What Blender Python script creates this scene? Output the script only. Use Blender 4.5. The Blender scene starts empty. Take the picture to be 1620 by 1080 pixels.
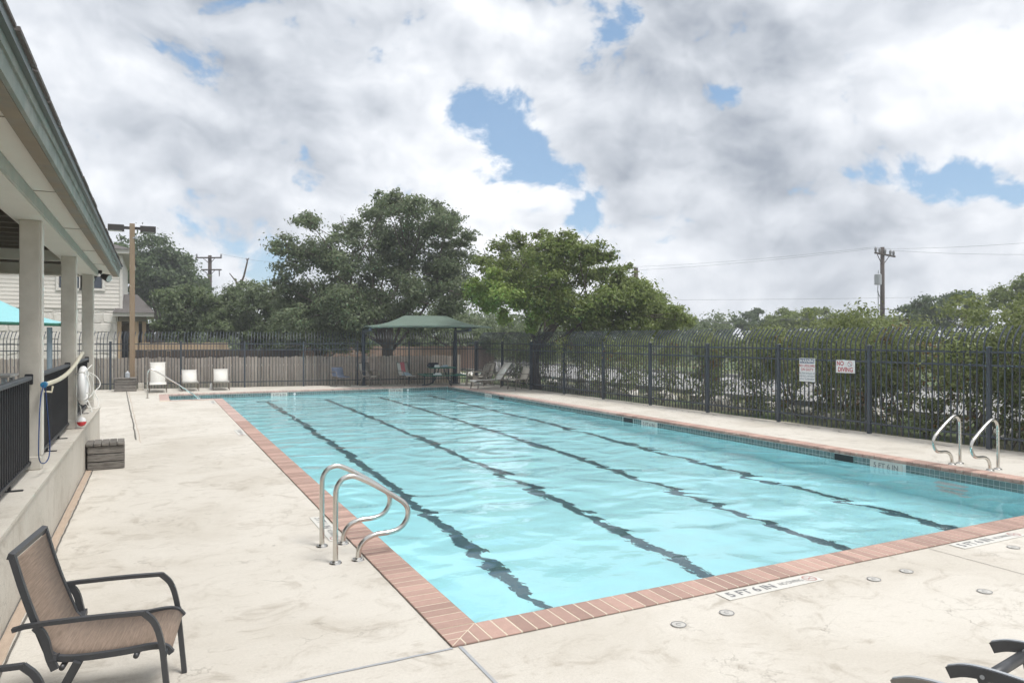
import bpy, bmesh, math, random
import numpy as np
from mathutils import Vector, Matrix

R = math.radians
scene = bpy.context.scene
COL = scene.collection

# ------------------------------------------------------------------ camera
F, CX, CY, YAW, EYE = 1129.0, 810.0, 533.0, R(26.67), 2.0
SN, CS = math.sin(YAW), math.cos(YAW)
cd = bpy.data.cameras.new('camera')
cam = bpy.data.objects.new('camera', cd)
COL.objects.link(cam)
cam.location = (0, 0, EYE)
cam.rotation_euler = (R(90), 0, -YAW)
cd.sensor_width = 36.0
cd.lens = 36.0 * F / 1620.0
cd.shift_y = (CY - 540.0) / 1620.0
cd.clip_start = 0.05
cd.clip_end = 2000
scene.camera = cam

# pixel -> place helpers (a pixel gives a direction, the ground / a plane / a known distance gives the place)
def gnd(x, y, z=0.0):
    d = F * (EYE - z) / (y - CY)
    l = (x - CX) * d / F
    return Vector((d * SN + l * CS, d * CS - l * SN, z))
def atd(x, y, d):
    u = (x - CX) / F
    return Vector((d * (SN + u * CS), d * (CS - u * SN), EYE - (y - CY) * d / F))
def onY(x, y, Y):
    u = (x - CX) / F
    return atd(x, y, Y / (CS - u * SN))
def pdir(x, y):
    u = (x - CX) / F
    return Vector((SN + u * CS, CS - u * SN, -(y - CY) / F)).normalized()

# ------------------------------------------------------------------ node helpers
class NT:
    def __init__(s, tree):
        s.t = tree
    def n(s, typ, **kw):
        nd = s.t.nodes.new(typ)
        for k, v in kw.items():
            if k.startswith('i_'):
                nd.inputs[k[2:].replace('_', ' ')].default_value = v
            else:
                setattr(nd, k, v)
        return nd
    def l(s, a, b):
        s.t.links.new(a, b)
    def put(s, sock, v):
        if hasattr(v, 'is_linked') or hasattr(v, 'links'):
            s.l(v, sock)
        else:
            sock.default_value = v
    def m(s, op, a, b=0.0, c=None, clamp=False):
        nd = s.n('ShaderNodeMath', operation=op, use_clamp=clamp)
        s.put(nd.inputs[0], a); s.put(nd.inputs[1], b)
        if c is not None: s.put(nd.inputs[2], c)
        return nd.outputs[0]
    def v(s, op, a, b=(0, 0, 0), scale=None):
        nd = s.n('ShaderNodeVectorMath', operation=op)
        s.put(nd.inputs[0], a); s.put(nd.inputs[1], b)
        if scale is not None: s.put(nd.inputs['Scale'], scale)
        return nd.outputs['Value'] if op in ('DISTANCE', 'LENGTH', 'DOT_PRODUCT') else nd.outputs[0]
    def mix(s, f, a, b, mode='MIX'):
        nd = s.n('ShaderNodeMix', data_type='RGBA', blend_type=mode)
        s.put(nd.inputs[0], f)
        for i, q in ((6, a), (7, b)):
            if isinstance(q, (tuple, list)) and len(q) == 3: q = (*q, 1)
            s.put(nd.inputs[i], q)
        return nd.outputs[2]
    def noise(s, vec, scale, detail=3.0, rough=0.5, dist=0.0, col=False):
        nd = s.n('ShaderNodeTexNoise')
        s.l(vec, nd.inputs['Vector'])
        nd.inputs['Scale'].default_value = scale
        nd.inputs['Detail'].default_value = detail
        nd.inputs['Roughness'].default_value = rough
        nd.inputs['Distortion'].default_value = dist
        return nd.outputs['Color'] if col else nd.outputs['Fac']
    def ss(s, x, lo, hi):
        nd = s.n('ShaderNodeMapRange', interpolation_type='SMOOTHSTEP')
        s.put(nd.inputs[0], x)
        nd.inputs[1].default_value = lo; nd.inputs[2].default_value = hi
        return nd.outputs[0]

# ------------------------------------------------------------------ world: blue sky with heavy broken cumulus
SUN_EL, SUN_AZ = R(62), R(150)       # azimuth clockwise from +Y
world = bpy.data.worlds.new('World')
scene.world = world
world.use_nodes = True
world.node_tree.nodes.clear()
w = NT(world.node_tree)
sky = w.n('ShaderNodeTexSky', sky_type='NISHITA', sun_disc=False, sun_elevation=SUN_EL, sun_rotation=SUN_AZ)
sky.air_density = 1.0; sky.dust_density = 0.6; sky.ozone_density = 1.6
tc = w.n('ShaderNodeTexCoord')
D = w.v('NORMALIZE', tc.outputs['Generated'])
wn = w.noise(D, 3.5, 3, 0.55, col=True)
Dw = w.v('ADD', D, w.v('SCALE', w.v('SUBTRACT', wn, (0.5, 0.5, 0.5)), scale=0.13))
def blobs(lst, soft=False):
    out = None
    for (x, y, r) in lst:
        dist = w.v('DISTANCE', Dw, tuple(pdir(x, y)))
        b = w.m('SUBTRACT', 1.0, w.m('DIVIDE', dist, r / F), clamp=True)
        if soft: b = w.m('MULTIPLY', b, b)
        out = b if out is None else w.m('ADD' if soft else 'MAXIMUM', out, b)
    return out
gaps = blobs([(852, 215, 100), (872, 285, 85), (800, 190, 80), (740, 170, 70), (960, 60, 90), (1005, 30, 60), (1430, 262, 70), (1490, 258, 75), (1550, 262, 75), (1610, 285, 75),
              (1178, 140, 65), (935, 350, 80), (410, 425, 90), (640, 120, 60)], True)
darks = blobs([(350, 90, 400), (470, 130, 280), (1120, 50, 300), (1180, 290, 280), (1330, 320, 240), (1010, 240, 170)])
brights = blobs([(70, 130, 280), (790, 270, 130), (600, 80, 220), (1590, 110, 150), (1420, 190, 170),
                 (1060, 440, 200), (820, 330, 150), (930, 410, 130), (1530, 340, 130), (600, 250, 200)])
zc = w.n('ShaderNodeSeparateXYZ'); w.l(D, zc.inputs[0])
# perspective-flattened coordinates for a cloud deck
den = w.m('ADD', w.m('ABSOLUTE', zc.outputs[2]), 0.5)
cmb = w.n('ShaderNodeCombineXYZ')
for i in range(3): w.l(den, cmb.inputs[i])
P = w.v('DIVIDE', D, cmb.outputs[0])
big = w.noise(P, 1.3, 1, 0.5)
fbm = w.noise(P, 3.2, 3, 0.52)
Q = w.v('MULTIPLY', Dw, (1.0, 1.0, 1.35))
fine = w.noise(Q, 9.5, 7, 0.60)
above = w.noise(w.v('ADD', Q, (0.014, -0.02, 0.04)), 9.5, 3, 0.55)
relief = w.m('SUBTRACT', fine, above)          # sunlit cloud tops, shaded bases
gsum = w.m('MULTIPLY_ADD', w.ss(big, 0.62, 0.78), 0.12, gaps)
gsum = w.m('MULTIPLY_ADD', w.m('SUBTRACT', fine, 0.5), 2.7, gsum)
gsum = w.m('MULTIPLY_ADD', w.m('SUBTRACT', fbm, 0.5), 0.3, gsum)
blue = w.m('MULTIPLY', w.ss(gsum, 0.30, 0.62), 0.97)
val = w.m('MULTIPLY_ADD', w.m('SUBTRACT', fbm, 0.5), 0.45, 0.70)
val = w.m('MULTIPLY_ADD', w.m('SUBTRACT', fine, 0.5), 0.30, val)
val = w.m('MULTIPLY_ADD', relief, -1.15, val)
val = w.m('MULTIPLY_ADD', brights, 0.26, val)
val = w.m('MULTIPLY_ADD', darks, -0.48, val)
val = w.m('MAXIMUM', w.m('MINIMUM', val, 1.0), 0.0)
cr = w.n('ShaderNodeValToRGB')
cr.color_ramp.elements[0].position = 0.12; cr.color_ramp.elements[0].color = (0.235, 0.262, 0.305, 1)
cr.color_ramp.elements[1].position = 1.0; cr.color_ramp.elements[1].color = (0.67, 0.682, 0.705, 1)
e = cr.color_ramp.elements.new(0.6); e.color = (0.465, 0.488, 0.525, 1)
w.l(val, cr.inputs[0])
skyc = w.v('SCALE', sky.outputs[0], scale=0.075)
milky = w.mix(0.35, skyc, (0.25, 0.41, 0.60))
mixc = w.mix(blue, cr.outputs[0], milky)
world.cycles.sampling_method = 'MANUAL'
world.cycles.sample_map_resolution = 256
bg = w.n('ShaderNodeBackground')
bg.inputs['Strength'].default_value = 1.0
w.l(mixc, bg.inputs['Color'])
wo = w.n('ShaderNodeOutputWorld')
w.l(bg.outputs[0], wo.inputs['Surface'])

sl = bpy.data.lights.new('sun', 'SUN')
sl.energy = 2.0
sl.angle = R(20)
sl.color = (1.0, 0.975, 0.94)
sun = bpy.data.objects.new('sun', sl)
COL.objects.link(sun)
sd = Vector((math.sin(SUN_AZ) * math.cos(SUN_EL), math.cos(SUN_AZ) * math.cos(SUN_EL), math.sin(SUN_EL)))
sun.rotation_euler = (-sd).to_track_quat('-Z', 'Y').to_euler()
sun.location = (0, 0, 30)

scene.view_settings.view_transform = 'Standard'
scene.view_settings.look = 'None'
scene.view_settings.exposure = 0.78
scene.view_settings.gamma = 1.0
scene.view_settings.use_curve_mapping = False
scene.render.engine = 'CYCLES'
scene.cycles.use_denoising = True
scene.cycles.max_bounces = 8
scene.cycles.diffuse_bounces = 3
scene.cycles.glossy_bounces = 2
scene.cycles.transmission_bounces = 8
scene.cycles.use_adaptive_sampling = True
scene.cycles.adaptive_threshold = 0.03
scene.cycles.transparent_max_bounces = 8
scene.cycles.caustics_refractive = True
scene.cycles.caustics_reflective = False
scene.cycles.sample_clamp_indirect = 0

# ------------------------------------------------------------------ materials
MATS = {}
def mat(name, color, rough=0.6, metal=0.0, vary=0.0, scale=6.0, bump=0.0, bscale=40.0, objrand=0.0, spec=0.4, stretch=(1, 1, 1), second=None, island=0.0, detail=5):
    if name in MATS: return MATS[name]
    m = bpy.data.materials.new(name)
    m.use_nodes = True
    t = NT(m.node_tree)
    b = m.node_tree.nodes['Principled BSDF']
    b.inputs['Roughness'].default_value = rough
    b.inputs['Metallic'].default_value = metal
    b.inputs['Specular IOR Level'].default_value = spec
    c = t.n('ShaderNodeRGB'); c.outputs[0].default_value = (*color, 1)
    out = c.outputs[0]
    co = t.n('ShaderNodeTexCoord').outputs['Object']
    if stretch != (1, 1, 1):
        co = t.v('MULTIPLY', co, stretch)
    if objrand > 0 or island > 0:
        oi = t.n('ShaderNodeObjectInfo')
        co = t.v('ADD', co, t.v('SCALE', (1, 1, 1), scale=t.m('MULTIPLY', oi.outputs['Random'], 37.0)))
    if second is not None:
        f = t.ss(t.noise(co, scale, detail, 0.6), 0.38, 0.66)
        out = t.mix(f, out, second)
    if vary > 0:
        f = t.noise(co, scale * 1.7, detail, 0.62)
        f = t.m('MULTIPLY_ADD', f, 2 * vary, 1 - vary)
        out = t.v('SCALE', out, scale=f)
    if objrand > 0:
        f = t.m('MULTIPLY_ADD', oi.outputs['Random'], 2 * objrand, 1 - objrand)
        out = t.v('SCALE', out, scale=f)
    if island > 0:
        ge = t.n('ShaderNodeNewGeometry')
        f = t.m('MULTIPLY_ADD', ge.outputs['Random Per Island'], 2 * island, 1 - island)
        out = t.v('SCALE', out, scale=f)
    t.l(out, b.inputs['Base Color'])
    if bump > 0:
        bn = t.n('ShaderNodeBump')
        bn.inputs['Strength'].default_value = 0.6
        bn.inputs['Distance'].default_value = bump
        t.l(t.noise(co, bscale, 5, 0.6), bn.inputs['Height'])
        t.l(bn.outputs[0], b.inputs['Normal'])
    MATS[name] = m
    return m

def concrete(name, base, dark, stain, crack=0.5):
    m = bpy.data.materials.new(name); m.use_nodes = True
    t = NT(m.node_tree); b = m.node_tree.nodes['Principled BSDF']
    b.inputs['Roughness'].default_value = 0.85
    b.inputs['Specular IOR Level'].default_value = 0.25
    co = t.n('ShaderNodeTexCoord').outputs['Object']
    n1 = t.noise(co, 0.55, 6, 0.62, 0.6)
    out = t.mix(t.ss(n1, 0.40, 0.68), base, dark)
    n2 = t.noise(co, 2.6, 7, 0.68, 1.2)
    out = t.mix(t.m('MULTIPLY', t.ss(n2, 0.50, 0.72), 0.62), out, stain)
    n3 = t.noise(t.v('MULTIPLY', co, (1.0, 3.2, 1.0)), 5.0, 8, 0.72, 1.5)
    out = t.mix(t.m('MULTIPLY', t.ss(n3, 0.56, 0.70), 0.45), out, stain)
    n4 = t.noise(co, 55, 4, 0.7)
    out = t.v('SCALE', out, scale=t.m('MULTIPLY_ADD', n4, 0.34, 0.83))
    # hairline cracks, only here and there
    wv = t.v('ADD', co, t.v('SCALE', t.noise(co, 2.2, 5, 0.6, col=True), scale=0.7))
    vo = t.n('ShaderNodeTexVoronoi', feature='DISTANCE_TO_EDGE')
    t.l(wv, vo.inputs['Vector']); vo.inputs['Scale'].default_value = 0.75
    ck = t.m('SUBTRACT', 1.0, t.ss(vo.outputs['Distance'], 0.001, 0.006))
    ck = t.m('MULTIPLY', ck, t.ss(t.noise(co, 0.9, 2, 0.5), 0.52, 0.62))
    ck = t.m('MULTIPLY', ck, crack)
    # curled trowel / scuff marks
    vo2 = t.n('ShaderNodeTexVoronoi', feature='DISTANCE_TO_EDGE')
    wv2 = t.v('ADD', co, t.v('SCALE', t.noise(co, 3.5, 4, 0.6, col=True), scale=0.5))
    t.l(wv2, vo2.inputs['Vector']); vo2.inputs['Scale'].default_value = 1.9
    ck2 = t.m('SUBTRACT', 1.0, t.ss(vo2.outputs['Distance'], 0.002, 0.02))
    ck2 = t.m('MULTIPLY', ck2, t.m('MULTIPLY', t.ss(t.noise(co, 1.7, 3, 0.5), 0.57, 0.66), 0.35))
    ck = t.m('MAXIMUM', ck, ck2)
    out = t.mix(ck, out, (0.20, 0.18, 0.15))
    spots = t.n('ShaderNodeTexVoronoi', feature='F1'); t.l(co, spots.inputs['Vector']); spots.inputs['Scale'].default_value = 1.3
    sp = t.m('MULTIPLY', t.m('SUBTRACT', 1.0, t.ss(spots.outputs['Distance'], 0.012, 0.03)), 0.6)
    out = t.mix(sp, out, (0.16, 0.15, 0.13))
    t.l(out, b.inputs['Base Color'])
    bn = t.n('ShaderNodeBump'); bn.inputs['Distance'].default_value = 0.012; bn.inputs['Strength'].default_value = 0.6
    h = t.m('ADD', t.m('MULTIPLY', n3, 0.5), t.m('MULTIPLY', n4, 0.18))
    h = t.m('SUBTRACT', h, t.m('MULTIPLY', ck, 0.4))
    t.l(h, bn.inputs['Height']); t.l(bn.outputs[0], b.inputs['Normal'])
    MATS[name] = m
    return m

def leafmat(name, c1, c2, gloss=0.45, tl=0.25):
    m = bpy.data.materials.new(name); m.use_nodes = True
    t = NT(m.node_tree); b = m.node_tree.nodes['Principled BSDF']
    ge = t.n('ShaderNodeNewGeometry')
    co = t.n('ShaderNodeTexCoord').outputs['Object']
    out = t.mix(ge.outputs['Random Per Island'], c1, c2)
    f = t.m('MULTIPLY_ADD', t.noise(co, 0.9, 3, 0.6), 0.9, 0.55)
    out = t.v('SCALE', out, scale=f)
    b.inputs['Roughness'].default_value = gloss
    b.inputs['Specular IOR Level'].default_value = 0.35
    t.l(out, b.inputs['Base Color'])
    tr = t.n('ShaderNodeBsdfTranslucent'); t.l(out, tr.inputs['Color'])
    mx = t.n('ShaderNodeMixShader'); mx.inputs[0].default_value = tl
    t.l(b.outputs[0], mx.inputs[1]); t.l(tr.outputs[0], mx.inputs[2])
    t.l(mx.outputs[0], m.node_tree.nodes['Material Output'].inputs['Surface'])
    MATS[name] = m
    return m

M_DECK = concrete('deck_concrete', (0.58, 0.545, 0.485), (0.50, 0.462, 0.40), (0.33, 0.29, 0.235))
M_WALLC = concrete('wall_concrete', (0.57, 0.535, 0.47), (0.50, 0.465, 0.40), (0.36, 0.31, 0.25), 0.2)
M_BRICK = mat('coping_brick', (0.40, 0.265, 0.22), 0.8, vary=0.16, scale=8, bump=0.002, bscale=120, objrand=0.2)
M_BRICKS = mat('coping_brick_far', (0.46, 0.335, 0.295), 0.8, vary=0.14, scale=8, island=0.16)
M_MORTAR = mat('mortar', (0.62, 0.54, 0.43), 0.9, vary=0.15, scale=20)
M_TILE = mat('glazed_tile', (0.115, 0.185, 0.185), 0.12, vary=0.2, scale=4, objrand=0.22, spec=0.6)
M_TILES = mat('glazed_tile_far', (0.115, 0.185, 0.185), 0.12, vary=0.2, scale=4, island=0.25, spec=0.6)
M_GROUT = mat('tile_grout', (0.62, 0.66, 0.64), 0.8, vary=0.1)
M_PLASTER = mat('pool_plaster', (0.50, 0.935, 0.985), 0.7, vary=0.03, scale=1.2)
M_LANE = mat('lane_tile', (0.065, 0.14, 0.17), 0.5, vary=0.2, scale=8)
M_BLACKM = mat('fence_metal', (0.044, 0.055, 0.070), 0.38, vary=0.12, scale=5, spec=0.5)
M_RAILM = mat('railing_metal', (0.02, 0.021, 0.024), 0.45, vary=0.15, scale=5)
M_RAILTOP = mat('railing_cap', (0.09, 0.10, 0.11), 0.5, vary=0.15, scale=5)
M_STEEL = mat('stainless', (0.62, 0.60, 0.56), 0.24, metal=1.0, vary=0.08, scale=9)
M_POST = mat('post_paint', (0.575, 0.545, 0.485), 0.75, vary=0.10, scale=4, bump=0.001, bscale=60, second=(0.51, 0.48, 0.42))
M_SOFFIT = mat('soffit_paint', (0.66, 0.635, 0.57), 0.8, vary=0.06, scale=2)
M_TRIM = mat('brown_trim', (0.24, 0.20, 0.145), 0.75, vary=0.22, scale=3, second=(0.20, 0.19, 0.16))
M_GREEN = mat('faded_green_paint', (0.19, 0.225, 0.20), 0.7, vary=0.16, scale=5, second=(0.26, 0.28, 0.25))
M_PALEGREEN = mat('pale_green_paint', (0.40, 0.43, 0.38), 0.75, vary=0.14, scale=6, second=(0.46, 0.465, 0.41))
M_DRIP = mat('drip_metal', (0.075, 0.10, 0.095), 0.4, vary=0.2, scale=3)
M_SHINGLE = mat('shingles', (0.115, 0.105, 0.10), 0.9, vary=0.35, scale=7, bump=0.006, bscale=30, stretch=(1, 2.5, 1))
M_RAFTER = mat('rafter_wood', (0.13, 0.115, 0.095), 0.8, vary=0.2, scale=3)
M_GREYWOOD = mat('weathered_wood', (0.20, 0.185, 0.165), 0.9, vary=0.55, scale=4, stretch=(1.5, 14, 14), bump=0.006, bscale=9, objrand=0.2, second=(0.10, 0.09, 0.08))
M_CEDAR = mat('grey_cedar', (0.43, 0.385, 0.34), 0.9, vary=0.3, scale=3, stretch=(9, 9, 1), objrand=0.22, second=(0.36, 0.31, 0.26))
M_POLEW = mat('pole_timber', (0.235, 0.172, 0.112), 0.85, vary=0.3, scale=2, stretch=(10, 10, 0.6))
M_UPOLE = mat('utility_timber', (0.065, 0.049, 0.040), 0.9, vary=0.3, scale=2, stretch=(8, 8, 0.5))
M_BRONZE = mat('bronze_housing', (0.03, 0.025, 0.022), 0.5)
M_LENS = mat('lamp_glass', (0.5, 0.52, 0.5), 0.15, spec=0.6)
M_FRAME = mat('chair_frame', (0.05, 0.052, 0.056), 0.42, vary=0.15, scale=12, spec=0.5)
M_FRAMEB = mat('chair_frame_brown', (0.14, 0.12, 0.10), 0.5)
M_FRAMEW = mat('chair_frame_taupe', (0.22, 0.20, 0.175), 0.55)
def slingmat():
    m = mat('brown_sling', (0.215, 0.162, 0.125), 0.85, vary=0.55, scale=1.0, stretch=(95, 5, 95), bump=0.0015, bscale=3, detail=2)
    return m
M_SLING = slingmat()
M_WSLING = mat('white_sling', (0.66, 0.64, 0.59), 0.85, vary=0.05)
M_TSLING = mat('taupe_sling', (0.54, 0.49, 0.42), 0.85, vary=0.06)
M_BSLING = mat('navy_sling', (0.065, 0.085, 0.125), 0.8, vary=0.08)
M_RESIN = mat('taupe_resin', (0.36, 0.325, 0.28), 0.6)
M_WHITE = mat('white_plastic', (0.76, 0.76, 0.75), 0.45, vary=0.04)
M_ROPE = mat('white_rope', (0.72, 0.71, 0.67), 0.8)
M_CREAM = mat('cream_tube', (0.66, 0.61, 0.47), 0.5)
M_BLUE = mat('blue_rope', (0.02, 0.05, 0.16), 0.6)
M_TAPE = mat('blue_tape', (0.03, 0.20, 0.38), 0.5)
M_RED = mat('red_plastic', (0.55, 0.03, 0.035), 0.5)
M_SIGNW = mat('sign_white', (0.74, 0.74, 0.74), 0.4, vary=0.03)
M_SIGNB = mat('sign_navy', (0.05, 0.085, 0.16), 0.4)
M_SIGNR = mat('sign_red', (0.45, 0.035, 0.05), 0.45)
M_SIGNG = mat('sign_grey', (0.22, 0.25, 0.30), 0.5)
M_MARK = mat('marker_tile', (0.59, 0.575, 0.53), 0.6, vary=0.16, scale=8)
M_FADED = mat('faded_red', (0.44, 0.27, 0.245), 0.7, vary=0.3, scale=14)
M_COVER = mat('cover_plastic', (0.50, 0.485, 0.45), 0.6, vary=0.15, scale=20)
M_INK = mat('marker_ink', (0.19, 0.19, 0.19), 0.7, vary=0.5, scale=14)
M_CAULK = mat('grey_caulk', (0.36, 0.37, 0.385), 0.8, vary=0.15, scale=12)
M_JOINT = mat('dark_joint', (0.13, 0.12, 0.105), 0.95, vary=0.4, scale=14)
M_STRIP = mat('joint_strip', (0.42, 0.33, 0.255), 0.9, vary=0.25, scale=6, stretch=(3, 0.6, 1))
M_CANVAS = mat('green_canvas', (0.12, 0.165, 0.135), 0.8, vary=0.10, scale=1.5)
M_TURQ = mat('turquoise_canvas', (0.24, 0.50, 0.52), 0.8, vary=0.08, scale=1.5)
M_TURQV = mat('green_valance', (0.035, 0.15, 0.105), 0.8, vary=0.1)
M_NAVYP = mat('navy_post', (0.028, 0.042, 0.062), 0.4, spec=0.5)
M_BLUEGREY = mat('bluegrey_post', (0.15, 0.20, 0.235), 0.45)
M_TABLEG = mat('green_coated_metal', (0.01, 0.17, 0.12), 0.45)
M_SIDING = mat('cream_siding', (0.66, 0.625, 0.575), 0.8, vary=0.05, scale=2, island=0.03)
M_TRIMW = mat('house_trim', (0.64, 0.61, 0.565), 0.7)
M_STONE = mat('limestone', (0.64, 0.61, 0.565), 0.9, vary=0.16, scale=5, bump=0.01, bscale=12, objrand=0.09)
M_STONEM = mat('stone_mortar', (0.60, 0.57, 0.525), 0.95, vary=0.1)
M_GLASSD = mat('dark_glass', (0.03, 0.04, 0.06), 0.08, spec=0.7)
M_TANWOOD = mat('tan_wood', (0.42, 0.31, 0.20), 0.85, vary=0.25, scale=3, stretch=(6, 6, 1), objrand=0.12)
M_REDWOOD = mat('redbrown_wood', (0.27, 0.185, 0.145), 0.85, vary=0.25, scale=3, stretch=(6, 6, 1), objrand=0.15)
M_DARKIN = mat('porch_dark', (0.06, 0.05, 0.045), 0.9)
M_BARK = mat('oak_bark', (0.115, 0.095, 0.08), 0.95, vary=0.4, scale=5, stretch=(3, 3, 0.8), bump=0.02, bscale=14)
M_TWIG = mat('shrub_stem', (0.15, 0.125, 0.10), 0.9, vary=0.3, scale=6)
M_ROAD = mat('pale_street', (0.29, 0.285, 0.275), 0.9, vary=0.12, scale=1.0)
M_WIRE = mat('cable', (0.12, 0.125, 0.13), 0.6)
M_INSUL = mat('insulator', (0.22, 0.22, 0.23), 0.4)
M_GALV = mat('galvanised', (0.36, 0.38, 0.40), 0.5, vary=0.1)
M_TOWELP = mat('pink_towel', (0.62, 0.17, 0.20), 0.95, vary=0.25, scale=14)
M_TOWELB = mat('pale_blue_towel', (0.48, 0.60, 0.68), 0.95, vary=0.15, scale=14)
M_BAG = mat('dark_bag', (0.05, 0.06, 0.08), 0.8)
M_SKIM = mat('skimmer_dark', (0.012, 0.02, 0.022), 0.6)
L_OAK = leafmat('oak_leaf', (0.110, 0.150, 0.078), (0.215, 0.255, 0.140), tl=0.5)
L_ELM = leafmat('elm_leaf', (0.13, 0.18, 0.042), (0.25, 0.30, 0.095), tl=0.5)
L_LIME = leafmat('bright_leaf', (0.17, 0.25, 0.045), (0.29, 0.37, 0.10), tl=0.45)
L_MID = leafmat('ash_leaf', (0.11, 0.155, 0.070), (0.205, 0.25, 0.125), tl=0.48)
L_DARK = leafmat('dark_leaf', (0.070, 0.110, 0.050), (0.14, 0.185, 0.085), tl=0.45)
L_HEDGE = leafmat('hedge_leaf', (0.13, 0.165, 0.055), (0.29, 0.33, 0.135), tl=0.5)
L_RUST = leafmat('rust_leaf', (0.14, 0.095, 0.035), (0.28, 0.15, 0.060), tl=0.3)

def grassmat():
    m = bpy.data.materials.new('lawn'); m.use_nodes = True
    t = NT(m.node_tree); b = m.node_tree.nodes['Principled BSDF']
    co = t.n('ShaderNodeTexCoord').outputs['Object']
    out = t.mix(t.ss(t.noise(co, 0.35, 5, 0.6), 0.4, 0.65), (0.075, 0.115, 0.035), (0.20, 0.185, 0.115))
    out = t.v('SCALE', out, scale=t.m('MULTIPLY_ADD', t.noise(co, 9, 5, 0.7), 1.0, 0.5))
    t.l(out, b.inputs['Base Color']); b.inputs['Roughness'].default_value = 0.95
    return m
M_GRASS = grassmat()

def watermat():
    m = bpy.data.materials.new('pool_water'); m.use_nodes = True
    t = NT(m.node_tree); b = m.node_tree.nodes['Principled BSDF']
    b.inputs['Base Color'].default_value = (0.97, 0.998, 1.0, 1)
    b.inputs['Roughness'].default_value = 0.0
    b.inputs['IOR'].default_value = 1.333
    b.inputs['Transmission Weight'].default_value = 1.0
    co = t.n('ShaderNodeTexCoord').outputs['Object']
    n1 = t.noise(t.v('MULTIPLY', co, (1.0, 1.25, 1.0)), 1.1, 1.5, 0.4, 0.5)
    n2 = t.noise(co, 4.2, 3, 0.5, 0.4)
    n3 = t.noise(co, 0.32, 2, 0.5, 0.2)
    h = t.m('ADD', t.m('MULTIPLY', n1, 1.0), t.m('MULTIPLY', n2, 0.09))
    h = t.m('ADD', h, t.m('MULTIPLY', n3, 1.2))
    bn = t.n('ShaderNodeBump'); bn.inputs['Strength'].default_value = 1.0; bn.inputs['Distance'].default_value = 0.075
    t.l(h, bn.inputs['Height']); t.l(bn.outputs[0], b.inputs['Normal'])
    return m
M_WATER = watermat()

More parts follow.
